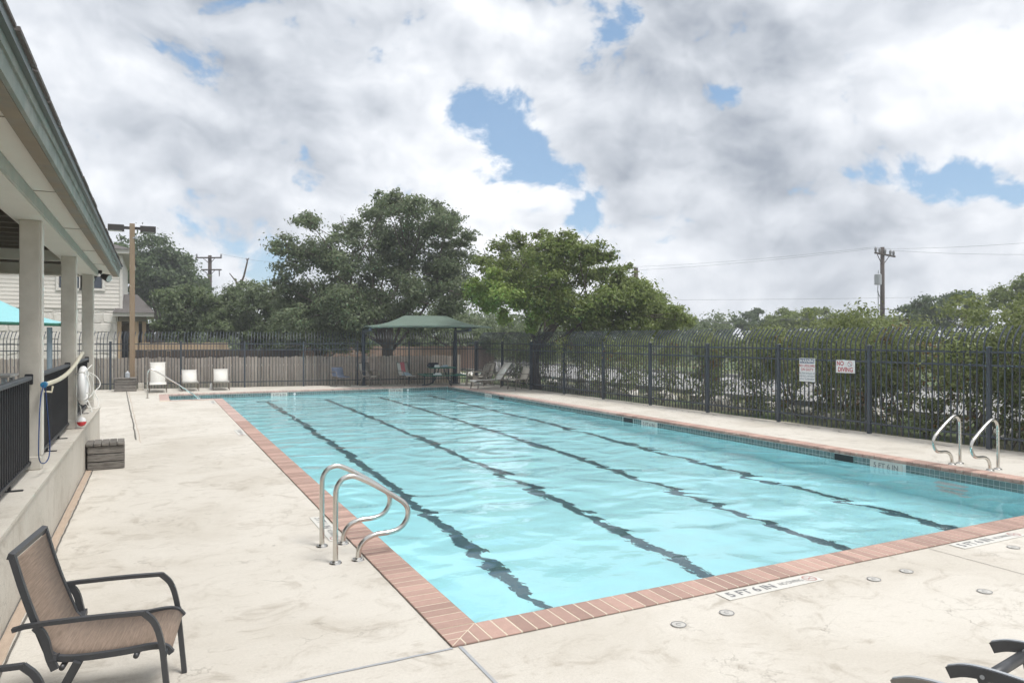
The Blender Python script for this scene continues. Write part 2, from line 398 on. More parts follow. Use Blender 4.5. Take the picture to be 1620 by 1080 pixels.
# ------------------------------------------------------------------ mesh builder
class MB:
    def __init__(s):
        s.v = []; s.f = []
    def add(s, vs, fs):
        o = len(s.v)
        s.v.extend([tuple(p) for p in vs])
        s.f.extend([tuple(i + o for i in f) for f in fs])
        return s
    def box(s, x0, x1, y0, y1, z0, z1):
        vs = [(x0, y0, z0), (x1, y0, z0), (x1, y1, z0), (x0, y1, z0), (x0, y0, z1), (x1, y0, z1), (x1, y1, z1), (x0, y1, z1)]
        return s.add(vs, [(0, 3, 2, 1), (4, 5, 6, 7), (0, 1, 5, 4), (1, 2, 6, 5), (2, 3, 7, 6), (3, 0, 4, 7)])
    def bevbox(s, x0, x1, y0, y1, z0, z1, b=0.006):
        bm = bmesh.new()
        bmesh.ops.create_cube(bm, size=1.0)
        for v in bm.verts:
            v.co = Vector(((x0 + x1) / 2 + v.co.x * (x1 - x0), (y0 + y1) / 2 + v.co.y * (y1 - y0), (z0 + z1) / 2 + v.co.z * (z1 - z0)))
        bmesh.ops.bevel(bm, geom=bm.edges[:], offset=b, segments=1, affect='EDGES')
        bm.verts.index_update()
        s.add([v.co.copy() for v in bm.verts], [[v.index for v in f.verts] for f in bm.faces])
        bm.free()
        return s
    def prism(s, poly, z0, z1):
        n = len(poly)
        a = sum(poly[i][0] * poly[(i + 1) % n][1] - poly[(i + 1) % n][0] * poly[i][1] for i in range(n))
        if a < 0: poly = poly[::-1]
        vs = [(p[0], p[1], z0) for p in poly] + [(p[0], p[1], z1) for p in poly]
        fs = [tuple(range(n - 1, -1, -1)), tuple(range(n, 2 * n))]
        fs += [(i, (i + 1) % n, n + (i + 1) % n, n + i) for i in range(n)]
        return s.add(vs, fs)
    def extrude(s, prof, axis, a0, a1):
        # profile of (p, q) swept along axis 'x' (p=y,q=z) or 'y' (p=x,q=z)
        n = len(prof)
        if axis == 'x': vs = [(a0, p, q) for p, q in prof] + [(a1, p, q) for p, q in prof]
        else: vs = [(p, a0, q) for p, q in prof] + [(p, a1, q) for p, q in prof]
        fs = [tuple(range(n)), tuple(range(2 * n - 1, n - 1, -1))]
        fs += [(i, n + i, n + (i + 1) % n, (i + 1) % n) for i in range(n)]
        return s.add(vs, fs)
    def tube(s, path, rad, seg=8, flat=None, caps=True):
        pts = [Vector(p) for p in path]; n = len(pts)
        rads = rad if isinstance(rad, (list, tuple)) else [rad] * n
        t0 = (pts[1] - pts[0]).normalized()
        up = Vector((0, 0, 1)) if abs(t0.z) < 0.9 else Vector((1, 0, 0))
        nx = t0.cross(up).normalized()
        vs = []; prev = t0
        for i, p in enumerate(pts):
            t = (pts[min(i + 1, n - 1)] - pts[max(i - 1, 0)])
            t = t.normalized() if t.length > 1e-9 else prev
            nx = (nx - t * nx.dot(t))
            nx = nx.normalized() if nx.length > 1e-6 else t.orthogonal().normalized()
            ny = t.cross(nx); prev = t
            r = rads[i]
            for k in range(seg):
                a = 2 * math.pi * (k + 0.5) / seg
                vs.append(p + nx * (r * math.cos(a)) + ny * (r * math.sin(a)))
        fs = []
        for i in range(n - 1):
            for k in range(seg):
                fs.append((i * seg + k, i * seg + (k + 1) % seg, (i + 1) * seg + (k + 1) % seg, (i + 1) * seg + k))
        if caps:
            fs.append(tuple(range(seg - 1, -1, -1)))
            fs.append(tuple((n - 1) * seg + k for k in range(seg)))
        return s.add(vs, fs)
    def bar(s, path, w_, h_, side=(0, 1, 0)):
        # rectangular section swept along a path; w_ along 'side', h_ across
        pts = [Vector(p) for p in path]; n = len(pts); sd_ = Vector(side).normalized(); vs = []
        for i, p in enumerate(pts):
            t = (pts[min(i + 1, n - 1)] - pts[max(i - 1, 0)]).normalized()
            q = t.cross(sd_).normalized()
            for a, b in ((-1, -1), (1, -1), (1, 1), (-1, 1)):
                vs.append(p + sd_ * (a * w_ / 2) + q * (b * h_ / 2))
        fs = [(3, 2, 1, 0)]
        for i in range(n - 1):
            for k in range(4):
                fs.append((i * 4 + k, i * 4 + (k + 1) % 4, (i + 1) * 4 + (k + 1) % 4, (i + 1) * 4 + k))
        fs.append(tuple((n - 1) * 4 + k for k in range(4)))
        return s.add(vs, fs)
    def cyl(s, c, r, h, seg=16, r2=None):
        r2 = r if r2 is None else r2
        vs = [(c[0] + r * math.cos(2 * math.pi * k / seg), c[1] + r * math.sin(2 * math.pi * k / seg), c[2]) for k in range(seg)]
        vs += [(c[0] + r2 * math.cos(2 * math.pi * k / seg), c[1] + r2 * math.sin(2 * math.pi * k / seg), c[2] + h) for k in range(seg)]
        fs = [tuple(range(seg - 1, -1, -1)), tuple(range(seg, 2 * seg))] + [(k, (k + 1) % seg, seg + (k + 1) % seg, seg + k) for k in range(seg)]
        return s.add(vs, fs)
    def sheet(s, path, half, th=0.004):
        # a strip of fabric: path of (x,z) swept across y in [-half,half]
        n = len(path); vs = []
        for (x, z) in path:
            for y in (-half, half):
                vs += [(x, y, z), (x, y, z - th)]
        fs = []
        for i in range(n - 1):
            a, b = i * 4, (i + 1) * 4
            fs += [(a, a + 2, b + 2, b), (a + 1, b + 1, b + 3, a + 3), (a, b, b + 1, a + 1), (a + 2, a + 3, b + 3, b + 2)]
        fs += [(0, 1, 3, 2), ((n - 1) * 4, (n - 1) * 4 + 2, (n - 1) * 4 + 3, (n - 1) * 4 + 1)]
        return s.add(vs, fs)
    def mesh(s, name, smooth=False, off=None):
        me = bpy.data.meshes.new(name)
        vs = s.v if off is None else [(p[0] - off[0], p[1] - off[1], p[2] - off[2]) for p in s.v]
        me.from_pydata(vs, [], s.f)
        if smooth:
            me.polygons.foreach_set('use_smooth', [True] * len(me.polygons))
        me.update()
        return me
    def build(s, name, m, parent=None, smooth=False, loc=None, world=True):
        # world=True: vertices are given in world space and made local to the parent (or to loc)
        off = None
        if world:
            off = wloc(parent) if parent is not None else (Vector(loc) if loc is not None else None)
        me = s.mesh(name, smooth, off)
        me.materials.append(m)
        return link(name, me, parent, loc if parent is None else None)

def wloc(o):
    p = Vector((0, 0, 0))
    while o is not None:
        p += o.location; o = o.parent
    return p
def link(name, data, parent=None, loc=None):
    o = bpy.data.objects.new(name, data)
    COL.objects.link(o)
    if parent is not None: o.parent = parent
    if loc is not None: o.location = loc
    return o
def thing(name, label, cat, loc=(0, 0, 0), rz=0.0, group=None):
    o = link(name, None, None, loc)
    o.rotation_euler.z = rz
    return tag(o, label, cat, group)
def tag(o, label, cat, group=None):
    o['label'] = label; o['category'] = cat
    if group: o['group'] = group
    return o
def struct(o):
    o['kind'] = 'structure'; return o
def stuff(o):
    o['kind'] = 'stuff'; return o
def copy_tree(o, parent=None):
    c = o.copy(); COL.objects.link(c)
    c.parent = parent
    for ch in list(o.children): copy_tree(ch, c)
    return c
def smooth_path(pts, it=2):
    pts = [Vector(p) for p in pts]
    for _ in range(it):
        out = [pts[0]]
        for a, b in zip(pts[:-1], pts[1:]):
            out += [a * 0.75 + b * 0.25, a * 0.25 + b * 0.75]
        out.append(pts[-1]); pts = out
    return pts
def text_mesh(name, body, size, m, parent, mtx, align='CENTER', bold=0.0, sx=1.0):
    cu = bpy.data.curves.new(name, 'FONT')
    cu.body = body; cu.size = size; cu.align_x = align; cu.align_y = 'CENTER'; cu.offset = bold; cu.resolution_u = 3
    o = bpy.data.objects.new(name, cu); COL.objects.link(o)
    bpy.context.view_layer.update()
    me = bpy.data.meshes.new_from_object(o.evaluated_get(bpy.context.evaluated_depsgraph_get()))
    bpy.data.objects.remove(o); bpy.data.curves.remove(cu)
    me.transform(mtx @ Matrix.Diagonal((sx, 1, 1, 1)))
    me.name = name
    me.materials.clear(); me.materials.append(m)
    return link(name, me, parent)
rnd = random.Random(7)

# ------------------------------------------------------------------ pool, deck and ground
X0, X1, Y0, Y1 = 2.0, 10.80, 4.56, 27.42       # pool water edge
AX, AY = 0.45, 24.95                          # stair alcove
CW = 0.28                                     # coping width
WZ = -0.165
def fline(Y): return 13.62 - 0.0345 * Y       # right fence line
CORNER = Vector((12.63, 28.55, 0))
def bline(X): return 28.55 + (12.63 - X) * 0.172   # far fence line

pool_in = [(X0, Y0), (X1, Y0), (X1, Y1), (AX, Y1), (AX, AY), (X0, AY)]
pool_out = [(X0 - CW, Y0 - CW), (X1 + CW, Y0 - CW), (X1 + CW, Y1 + CW), (AX - CW, Y1 + CW), (AX - CW, AY - CW), (X0 - CW, AY - CW)]
deck_out = [(-9, -7), (fline(-7) + 0.12, -7), (12.80, 28.75), (-9, bline(-9) + 0.25)]

def ring(name, outer, inner, z, m, skirt=0.0):
    bm = bmesh.new()
    def loop(pts):
        vs = [bm.verts.new((p[0], p[1], z)) for p in pts]
        return [bm.edges.new((vs[i], vs[(i + 1) % len(vs)])) for i in range(len(vs))]
    eo = loop(outer); ei = loop(inner)
    bmesh.ops.triangle_fill(bm, edges=eo + ei, use_beauty=True)
    if skirt:
        for ed in (eo + ei):
            a, b = ed.verts
            c = bm.verts.new((b.co.x, b.co.y, z - skirt)); d = bm.verts.new((a.co.x, a.co.y, z - skirt))
            bm.faces.new((a, b, c, d))
    bmesh.ops.recalc_face_normals(bm, faces=bm.faces[:])
    for f in bm.faces:
        if abs(f.normal.z) > 0.9 and f.normal.z < 0: f.normal_flip()
    me = bpy.data.meshes.new(name); bm.to_mesh(me); bm.free()
    me.materials.append(m)
    return link(name, me)
deck = struct(ring('pool_deck', deck_out, pool_out, 0.0, M_DECK, 0.06))
deck['label'] = 'pale stained concrete deck around the pool'
ground_in = [(-8.9, -6.9), (fline(-7) + 0.02, -6.9), (12.70, 28.6), (-8.9, bline(-8.9) + 0.15)]
gr = struct(ring('ground', [(-600, -600), (900, -600), (900, 900), (-600, 900)], ground_in, -0.03, M_GRASS))

# basin
def floor_z(y):
    if y < 8: return -1.72
    if y < 20: return -1.72 + (y - 8) / 12 * 0.45
    return -1.27 + (y - 20) / (Y1 - 20) * 0.17
b = MB()
ys = [Y0, 8, 14, 20, Y1]
for ya, yb in zip(ys[:-1], ys[1:]):
    b.add([(X0, ya, floor_z(ya)), (X1, ya, floor_z(ya)), (X1, yb, floor_z(yb)), (X0, yb, floor_z(yb))], [(0, 1, 2, 3)])
for i, (p, q) in enumerate([((X0, Y0), (X1, Y0)), ((X1, Y0), (X1, Y1)), ((X1, Y1), (AX, Y1)), ((AX, Y1), (AX, AY)), ((AX, AY), (X0, AY)), ((X0, AY), (X0, Y0))]):
    b.add([(p[0], p[1], -1.9), (q[0], q[1], -1.9), (q[0], q[1], -0.055), (p[0], p[1], -0.055)], [(0, 1, 2, 3)])
basin = struct(b.build('pool_basin', M_PLASTER))
for k in range(4):
    bb = MB().box(AX + 0.004, AX + 0.38 * (k + 1), AY + 0.004, Y1 - 0.004, -1.5, -1.05 + 0.0 * k) if k == 3 else MB().box(AX + 0.004, AX + 0.38 * (k + 1), AY + 0.004, Y1 - 0.004, -1.5 + 0.01 * k, -0.33 - 0.26 * k)
    bb.build('step', M_PLASTER, basin)
for i, lx in enumerate((3.55, 5.58, 7.58, 9.5)):
    b = MB()
    yy = [Y0 + 0.55, 8, 14, 20, Y1 - 1.25]
    for ya, yb in zip(yy[:-1], yy[1:]):
        b.add([(lx - .085, ya, floor_z(ya) + .006), (lx + .085, ya, floor_z(ya) + .006), (lx + .085, yb, floor_z(yb) + .006), (lx - .085, yb, floor_z(yb) + .006)], [(0, 1, 2, 3)])
    for ye in (Y1 - 1.25, Y0 + 0.55):
        yb_ = ye + (0.17 if ye > 10 else -0.17)
        y_a, y_b = min(ye, yb_), max(ye, yb_)
        b.add([(lx - .34, y_a, floor_z(y_a) + .006), (lx + .34, y_a, floor_z(y_a) + .006), (lx + .34, y_b, floor_z(y_b) + .006), (lx - .34, y_b, floor_z(y_b) + .006)], [(0, 1, 2, 3)])
    b.build('lane_line', M_LANE, basin)
for k in range(3):   # moulded ladder treads in the right wall
    MB().box(X1 - 0.13, X1 - 0.002, 6.42, 6.86, -0.45 - 0.3 * k, -0.42 - 0.3 * k).build('ladder_tread', M_WHITE, basin)

wat = MB()
wat.add([(X0, Y0, WZ), (X1, Y0, WZ), (X1, Y1, WZ), (X0, Y1, WZ)], [(0, 1, 2, 3)])
wat.add([(AX, AY, WZ), (X0, AY, WZ), (X0, Y1, WZ), (AX, Y1, WZ)], [(0, 1, 2, 3)])
water = struct(wat.build('pool_water', M_WATER))

# ---- waterline tiles (two courses) on a grout bed, skimmers and depth plates set among them
TP, TS = 0.079, 0.074
grout = MB(); tiles_far = MB()
tile_me = MB().bevbox(-0.0035, 0.0, -TS / 2, TS / 2, -TS / 2, TS / 2, 0.0012).mesh('tile'); tile_me.materials.append(M_TILE)
skims = [8.55, 14.9, 22.3]
plates_R = [7.75, 14.05, 23.4]
def blocked(y): return any(abs(y - s) < 0.22 for s in skims) or any(abs(y - p) < 0.31 for p in plates_R)
def tile_run(p, q, nrm, right=False):
    d = Vector((q[0] - p[0], q[1] - p[1], 0)); L = d.length; d.normalize(); nv = Vector((nrm[0], nrm[1], 0))
    P0 = Vector((p[0], p[1], 0))
    a = P0 + nv * 0.002; c = P0 + d * L + nv * 0.002
    grout.add([(a.x, a.y, -0.215), (c.x, c.y, -0.215), (c.x, c.y, -0.05), (a.x, a.y, -0.05)], [(0, 1, 2, 3)])
    for row in range(2):
        zc_ = -0.052 - TP * (row + 0.5)
        for k in range(int(L / TP)):
            ctr = P0 + d * (TP * (k + 0.5))
            if right and blocked(ctr.y): continue
            if right and ctr.y < 9.4:
                t = link('tile', tile_me, basin); t.location = (ctr.x - 0.0022, ctr.y, zc_)
            else:
                o = ctr + nv * 0.005; h = TS / 2
                tiles_far.add([(o.x - d.x * h, o.y - d.y * h, zc_ - h), (o.x + d.x * h, o.y + d.y * h, zc_ - h), (o.x + d.x * h, o.y + d.y * h, zc_ + h), (o.x - d.x * h, o.y - d.y * h, zc_ + h)], [(0, 1, 2, 3)])
tile_run((X1, Y0), (X1, Y1), (-1, 0), True)
tile_run((X1, Y1), (AX, Y1), (0, -1))
tile_run((AX, Y1), (AX, AY), (1, 0))
tile_run((AX, AY), (X0, AY), (0, 1))
tile_run((X0, AY), (X0, Y0), (1, 0))
tile_run((X0, Y0), (X1, Y0), (0, 1))
grout.build('grout_bed', M_GROUT, basin)
stuff(tiles_far.build('waterline_tile_band', M_TILES, basin))
for s_ in skims:
    MB().box(X1 - 0.008, X1 - 0.003, s_ - 0.20, s_ + 0.20, -0.205, -0.058).build('skimmer_mouth', M_SKIM, basin)
    MB().box(X1 - 0.012, X1 - 0.0085, s_ - 0.215, s_ - 0.19, -0.21, -0.056).box(X1 - 0.012, X1 - 0.0085, s_ + 0.19, s_ + 0.215, -0.21, -0.056).build('skimmer_frame', M_TILE, basin)
RY = Matrix.Rotation(R(90), 4, 'Z') @ Matrix.Rotation(R(90), 4, 'X')
def plate_wall(loc, rz, w_=0.58):
    t = MB().box(-w_ / 2, w_ / 2, -0.008, 0.0, -0.078, 0.078).build('depth_plate', M_MARK, basin, world=False)
    t.location = loc; t.rotation_euler.z = rz
    text_mesh('lettering', '5 FT 6 IN', 0.115, M_INK, t, Matrix.Translation((0, -0.0095, 0)) @ Matrix.Rotation(R(90), 4, 'X'), bold=0.003)
for y_ in plates_R: plate_wall((X1 - 0.003, y_, -0.135), R(-90))
for x_ in (4.15, 8.6): plate_wall((x_, Y1 - 0.003, -0.135), 0)
for (x_, z_) in ((5.3, -0.12), (2.0, -0.12), (9.7, -0.12)):
    r_ = MB().cyl((0, 0, 0), 0.045, 0.012, 12).build('return_fitting', M_WHITE, basin, world=False)
    r_.rotation_euler.x = R(90); r_.location = (x_ - 0.6, Y1 - 0.006, z_)

# ---- brick coping
cop = MB()
for (xa, xb, ya, yb) in [(X0 - CW, X1 + CW, Y0 - CW, Y0), (X1, X1 + CW, Y0, Y1 + CW), (AX - CW, X1, Y1, Y1 + CW), (AX - CW, AX, AY - CW, Y1), (AX, X0, AY - CW, AY), (X0 - CW, X0, Y0, AY - CW)]:
    cop.box(xa + 0.003, xb - 0.003, ya + 0.003, yb - 0.003, -0.052, 0.0112)
coping = struct(cop.build('pool_coping', M_MORTAR))
coping['label'] = 'red brick coping laid around the pool edge'
BP, BG = 0.113, 0.013
def nose(length, width, top=0.013, bot=-0.048):
    # brick profile along local x: outer end at 0, bullnose at x=length (overhangs the pool)
    r = 0.022; L = length + 0.012
    pr = [(0, bot), (0, top - 0.004), (0.004, top), (L - r, top)]
    for k in range(1, 5):
        a = R(90 - 90 * k / 4); pr.append((L - r + r * math.cos(a), top - r + r * math.sin(a)))
    pr += [(L, bot + 0.01), (L - 0.01, bot)]
    return MB().extrude(pr[::-1], 'y', -width / 2, width / 2)
brick_me = nose(CW, BP - BG).mesh('brick'); brick_me.materials.append(M_BRICK)
bricks_far = MB(); n_single = [0]
def brick_run(p, d, nvec, L, single):
    # p: start on OUTER edge, d: run direction, nvec: direction toward the pool
    k = 0; ang = math.atan2(nvec[1], nvec[0])
    n = int(L / BP); pitch = L / n
    for k in range(n):
        s_ = (k + 0.5) * pitch
        x, y = p[0] + d[0] * s_, p[1] + d[1] * s_
        if single(x, y) and n_single[0] < 292:
            o = link('brick', brick_me, coping); o.location = (x, y, 0.0 + rnd.uniform(-.0005, .0008)); o.rotation_euler = (0, rnd.uniform(-.001, .001), ang + rnd.uniform(-.006, .006)); n_single[0] += 1
        else:
            base = MB(); w_ = (pitch - BG) / 2; L_ = CW + 0.010
            ca, sa = math.cos(ang), math.sin(ang)
            pr = [(0, -0.048), (0, 0.0128), (L_ - 0.012, 0.0128), (L_, 0.0), (L_, -0.048)]
            vs = []
            for yy_ in (-w_, w_):
                for (a_, z_) in pr: vs.append((x + ca * a_ - sa * yy_, y + sa * a_ + ca * yy_, z_ + rnd.uniform(-.001, .001)))
            bricks_far.add(vs, [(0, 1, 2, 3, 4), (9, 8, 7, 6, 5), (1, 6, 7, 2), (2, 7, 8, 3), (3, 8, 9, 4), (0, 5, 6, 1)])
brick_run((X0, Y0 - CW), (1, 0), (0, 1), X1 - X0, lambda x, y: True)
brick_run((X0 - CW, Y0), (0, 1), (1, 0), AY - CW - Y0 + CW, lambda x, y: y < 18)
brick_run((X1 + CW, Y0), (0, 1), (-1, 0), Y1 - Y0, lambda x, y: y < 15.5)
brick_run((AX - CW, Y1 + CW), (1, 0), (0, -1), X1 - AX + CW, lambda x, y: False)
brick_run((AX - CW, AY), (0, 1), (1, 0), Y1 - AY, lambda x, y: False)
brick_run((AX, AY - CW), (1, 0), (0, 1), X0 - CW - AX, lambda x, y: False)
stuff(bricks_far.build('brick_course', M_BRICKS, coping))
# mitred bricks of the near corners
def mitre(cx, cy, sx):
    c = CW
    for k in range(3):
        a0, a1 = k * c / 3 + BG / 2, (k + 1) * c / 3 - BG / 2
        g_ = 0.006
        # bricks of the near run: between outer edge (y=0) and the diagonal y=x
        q = [(a0, 0.0), (a1, 0.0), (a1, a1 - g_), (a0, max(a0 - g_, 0.0))]
        q = [p for i, p in enumerate(q) if i == 0 or p != q[i - 1]]
        for swap in (False, True):
            pts = [((p[1], p[0]) if swap else p) for p in q]
            pts = [(cx + sx * p[0], cy + p[1]) for p in pts]
            if len(set(pts)) < 3: continue
            MB().prism(pts, -0.05, 0.013).build('brick', M_BRICK, coping)
mitre(X0 - CW, Y0 - CW, 1)
mitre(X1 + CW, Y0 - CW, -1)

# ---- joints and small fittings in the deck
def strip_obj(name, pts, width, z, m, th=0.003):
    bmb = MB(); P_ = [Vector((p[0], p[1], 0)) for p in pts]; vs = []
    for i, p in enumerate(P_):
        t = (P_[min(i + 1, len(P_) - 1)] - P_[max(i - 1, 0)]).normalized(); n_ = Vector((-t.y, t.x, 0))
        ww = width * (1 + rnd.uniform(-.12, .12)) / 2
        vs += [p + n_ * ww + Vector((0, 0, z)), p - n_ * ww + Vector((0, 0, z))]
    bmb.add(vs, [(2 * i, 2 * i + 1, 2 * i + 3, 2 * i + 2) for i in range(len(P_) - 1)])
    return bmb.build(name, m, deck)
cx_, cy_ = X0 - CW, Y0 - CW
wob = lambda n, a: [rnd.uniform(-a, a) for _ in range(n)]
def line_pts(p, q, n=20, a=0.003):
    return [(p[0] + (q[0] - p[0]) * i / n + rnd.uniform(-a, a), p[1] + (q[1] - p[1]) * i / n + rnd.uniform(-a, a)) for i in range(n + 1)]
strip_obj('deck_joint', line_pts((cx_, cy_ - .01), (-0.9, cy_ - 0.02)), 0.022, 0.004, M_CAULK)
strip_obj('deck_joint', line_pts((cx_ + .05, cy_ - .01), (cx_ + .05, -6.5)), 0.024, 0.004, M_CAULK)
strip_obj('deck_joint', line_pts((6.55, cy_ - .02), (6.6, -6.5), 40), 0.006, 0.004, M_JOINT)
strip_obj('deck_joint', line_pts((-0.30, 15.7), (-0.93, 30.8), 30, 0.01), 0.03, 0.004, M_JOINT)
strip_obj('deck_joint', line_pts((-0.22, 15.2), (-0.86, 30.8), 30, 0.01), 0.012, 0.0045, M_STRIP)
# dark open seam where deck meets coping
strip_obj('deck_joint', line_pts((cx_ - .004, cy_), (cx_ - .004, 16), 120, 0.002), 0.0055, 0.0035, M_JOINT)
strip_obj('deck_joint', line_pts((cx_, cy_ - .003), (X1, cy_ - .003), 90, 0.001), 0.005, 0.0035, M_JOINT)
# grime along the fence foot
for k in range(26):
    y_ = 5.5 + k * 0.78 + rnd.uniform(-.3, .3); x_ = fline(y_) - 0.12 - rnd.random() * 0.25
    pts = [(x_ + rnd.uniform(-.05, .05), y_ + j * 0.09) for j in range(rnd.randint(3, 8))]
    strip_obj('grime_streak', pts, rnd.uniform(0.012, 0.04), 0.0035 + 0.0001 * k, M_JOINT)
def deck_plate(loc, rz, nodive=True):
    L, Wd = (1.02, 0.155) if nodive else (0.58, 0.155)
    t = MB().box(-L / 2, L / 2, -Wd / 2, Wd / 2, 0.0, 0.003).build('depth_marker', M_MARK, deck, world=False)
    t.location = (loc[0], loc[1], 0.003); t.rotation_euler.z = rz
    if nodive:
        text_mesh('lettering', '5 FT 6 IN', 0.125, M_INK, t, Matrix.Translation((-0.21, 0, 0.0042)), bold=0.003)
        text_mesh('lettering', 'NO DIVING', 0.075, M_INK, t, Matrix.Translation((0.22, 0.0, 0.0042)), sx=0.66)
        ringm = MB()
        n = 20
        vs = [(0.43 + r_ * math.cos(2 * math.pi * k / n), r_ * math.sin(2 * math.pi * k / n), 0.0044) for r_ in (0.062, 0.05) for k in range(n)]
        ringm.add(vs, [(k, (k + 1) % n, n + (k + 1) % n, n + k) for k in range(n)])
        ringm.add([(0.43 - .042, .034, .0046), (0.43 - .034, .042, .0046), (0.43 + .042, -.034, .0046), (0.43 + .034, -.042, .0046)], [(0, 3, 2, 1)])
        ringm.add([(0.43 - .03, -.012, .0048), (0.43 + .02, .018, .0048), (0.43 + .026, .008, .0048), (0.43 - .024, -.022, .0048)], [(0, 3, 2, 1)])
        ringm.build('no_diving_symbol', M_FADED, t, world=False)
    else:
        text_mesh('lettering', '5 FT 6 IN', 0.125, M_INK, t, Matrix.Translation((0, 0, 0.0042)), bold=0.003)
deck_plate((4.42, 4.175), 0)
deck_plate((7.35, 4.175), 0)
deck_plate((1.62, 7.55), R(-90))
deck_plate((1.62, 15.9), R(-90))
deck_plate((1.62, 23.6), R(-90))
for (x_, y_) in ((3.26, 3.91), (3.71, 3.92), (5.31, 3.92), (5.74, 3.93), (5.83, 3.34), (7.30, 3.92)):
    cpl = MB().cyl((0, 0, 0), 0.052, 0.006, 20).build('anchor_cover', M_COVER, deck, world=False)
    cpl.location = (x_, y_, 0.001)
    rn = MB(); n = 18
    for r0_, r1_, z_ in ((0.054, 0.047, 0.0075), (0.020, 0.016, 0.0078)):
        rn.add([(r_ * math.cos(2 * math.pi * k / n), r_ * math.sin(2 * math.pi * k / n), z_) for r_ in (r0_, r1_) for k in range(n)], [(k, (k + 1) % n, n + (k + 1) % n, n + k) for k in range(n - (4 if r0_ < .03 else 0))])
    rn.build('anchor_ring', M_INK, cpl, world=False)

# ------------------------------------------------------------------ street and lawn beyond the fence
struct(MB().add([(18.5, -40, -0.024), (27.5, -40, -0.024), (24.0, 120, -0.024), (15.2, 120, -0.024)], [(0, 1, 2, 3)]).build('street', M_ROAD))
kerb = MB()
for xa, xb in ((18.3, 15.0), (27.5, 24.0)):
    kerb.add([(xa, -40, -.03), (xa + .2, -40, -.03), (xb + .2, 120, -.03), (xb, 120, -.03), (xa, -40, .12), (xa + .2, -40, .12), (xb + .2, 120, .12), (xb, 120, .12)], [(4, 5, 6, 7), (0, 1, 5, 4), (1, 2, 6, 5), (3, 0, 4, 7), (2, 3, 7, 6)])
struct(kerb.build('street_kerb', M_ROAD))
# pale rocks edging the lawn behind the fence
def rock(seed):
    r_ = random.Random(seed); bm = bmesh.new(); bmesh.ops.create_icosphere(bm, subdivisions=1, radius=1.0)
    for v in bm.verts: v.co = Vector((v.co.x * r_.uniform(.75, 1.2), v.co.y * r_.uniform(.7, 1.1), v.co.z * r_.uniform(.45, .75)))
    me = bpy.data.meshes.new('rock'); bm.to_mesh(me); bm.free(); me.materials.append(M_STONE); return me
rocks = [rock(i) for i in range(4)]
for k in range(46):
    y_ = 7 + k * 0.62 + rnd.uniform(-.2, .2); s_ = rnd.uniform(0.16, 0.36)
    o = link('boulder', rocks[k % 4]); o.location = (fline(y_) + 1.9 + rnd.uniform(-.35, .5), y_, -0.03 + 0.38 * s_); o.scale = (s_, s_ * 1.2, s_); o.rotation_euler.z = rnd.uniform(0, 6)
    tag(o, 'pale limestone boulder edging the lawn behind the leafy shrubs', 'rock', 'boulders behind the shrubs')

# ------------------------------------------------------------------ iron fences
def picket_mesh(h0=0.03, hs=1.80, top=2.20, out=0.26, w_=0.021):
    path = [(0, 0, h0), (0, 0, hs)]
    for k in range(1, 7):
        a = k / 6
        path.append((out * a ** 1.9, 0, hs + (top - hs) * a))
    me = MB().bar(path, w_, w_, (0, 1, 0)).mesh('picket'); me.materials.append(M_BLACKM); return me
PK = picket_mesh()
def iron_fence(A, B, outward, posts, label, spacing=0.1165, skip=None):
    A = Vector(A); B = Vector(B); d = (B - A); L = d.length; d.normalize()
    ang = math.atan2(outward[1], outward[0])
    ang = math.atan2(-d.x, d.y) if False else math.atan2(outward[1], outward[0])
    t = thing('iron_fence', label, 'fence', A)
    post = MB().box(-.035, .035, -.035, .035, -0.06, 1.80).add([(-.042, -.042, 1.80), (.042, -.042, 1.80), (.042, .042, 1.80), (-.042, .042, 1.80), (-.042, -.042, 1.822), (.042, -.042, 1.822), (.042, .042, 1.822), (-.042, .042, 1.822), (0, 0, 1.84)],
        [(0, 3, 2, 1), (0, 1, 5, 4), (1, 2, 6, 5), (2, 3, 7, 6), (3, 0, 4, 7), (4, 5, 8), (5, 6, 8), (6, 7, 8), (7, 4, 8)]).mesh('post')
    post.materials.append(M_BLACKM)
    yaw = math.atan2(d.y, d.x) - R(90)
    for s_ in posts:
        o = link('post', post, t); o.location = d * s_; o.rotation_euler.z = yaw
    for z_ in (0.22, 1.49, 1.73):
        for a_, b_ in zip(posts[:-1], posts[1:]):
            o = MB().bar([d * (a_ + .036) + Vector((0, 0, z_)), d * (b_ - .036) + Vector((0, 0, z_))], 0.036, 0.036, (0, 0, 1)).build('rail', M_BLACKM, t, world=False)
    n = int(L / spacing)
    for k in range(n):
        s_ = (k + 0.5) * spacing
        if any(abs(s_ - p) < 0.05 for p in posts): continue
        o = link('picket', PK, t); o.location = d * s_; o.rotation_euler = (rnd.uniform(-.004, .004), rnd.uniform(-.004, .004), ang)
    return t
fd = Vector((-0.0345, 1, 0)).normalized()
A_R = Vector((fline(4.0), 4.0, 0)); L_R = (CORNER - A_R).length
pr_ = [1.25 + 2.33 * k for k in range(0, 11)]
pr_ = [p for p in pr_ if p < L_R - 1.0] + [L_R]
fence_r = iron_fence(A_R, CORNER, (1, 0.0345), pr_[:], 'black iron fence with outward curved tops, carrying the pool signs')
bd = Vector((-1, 0.172, 0)).normalized()
A_B = CORNER + bd * 0.02
B_B = Vector((-10.2, bline(-10.2), 0)); L_B = (B_B - A_B).length
pb = [(12.63 - x) / abs(bd.x) for x in (11.61, 9.72, 7.60, 5.48, 3.26, 0.97, -1.44, -3.75, -6.05, -8.35, -10.1)]
fence_b = iron_fence(A_B, B_B, (0.172, 1), [0.06] + pb, 'black iron fence standing in front of the weathered wood fence')

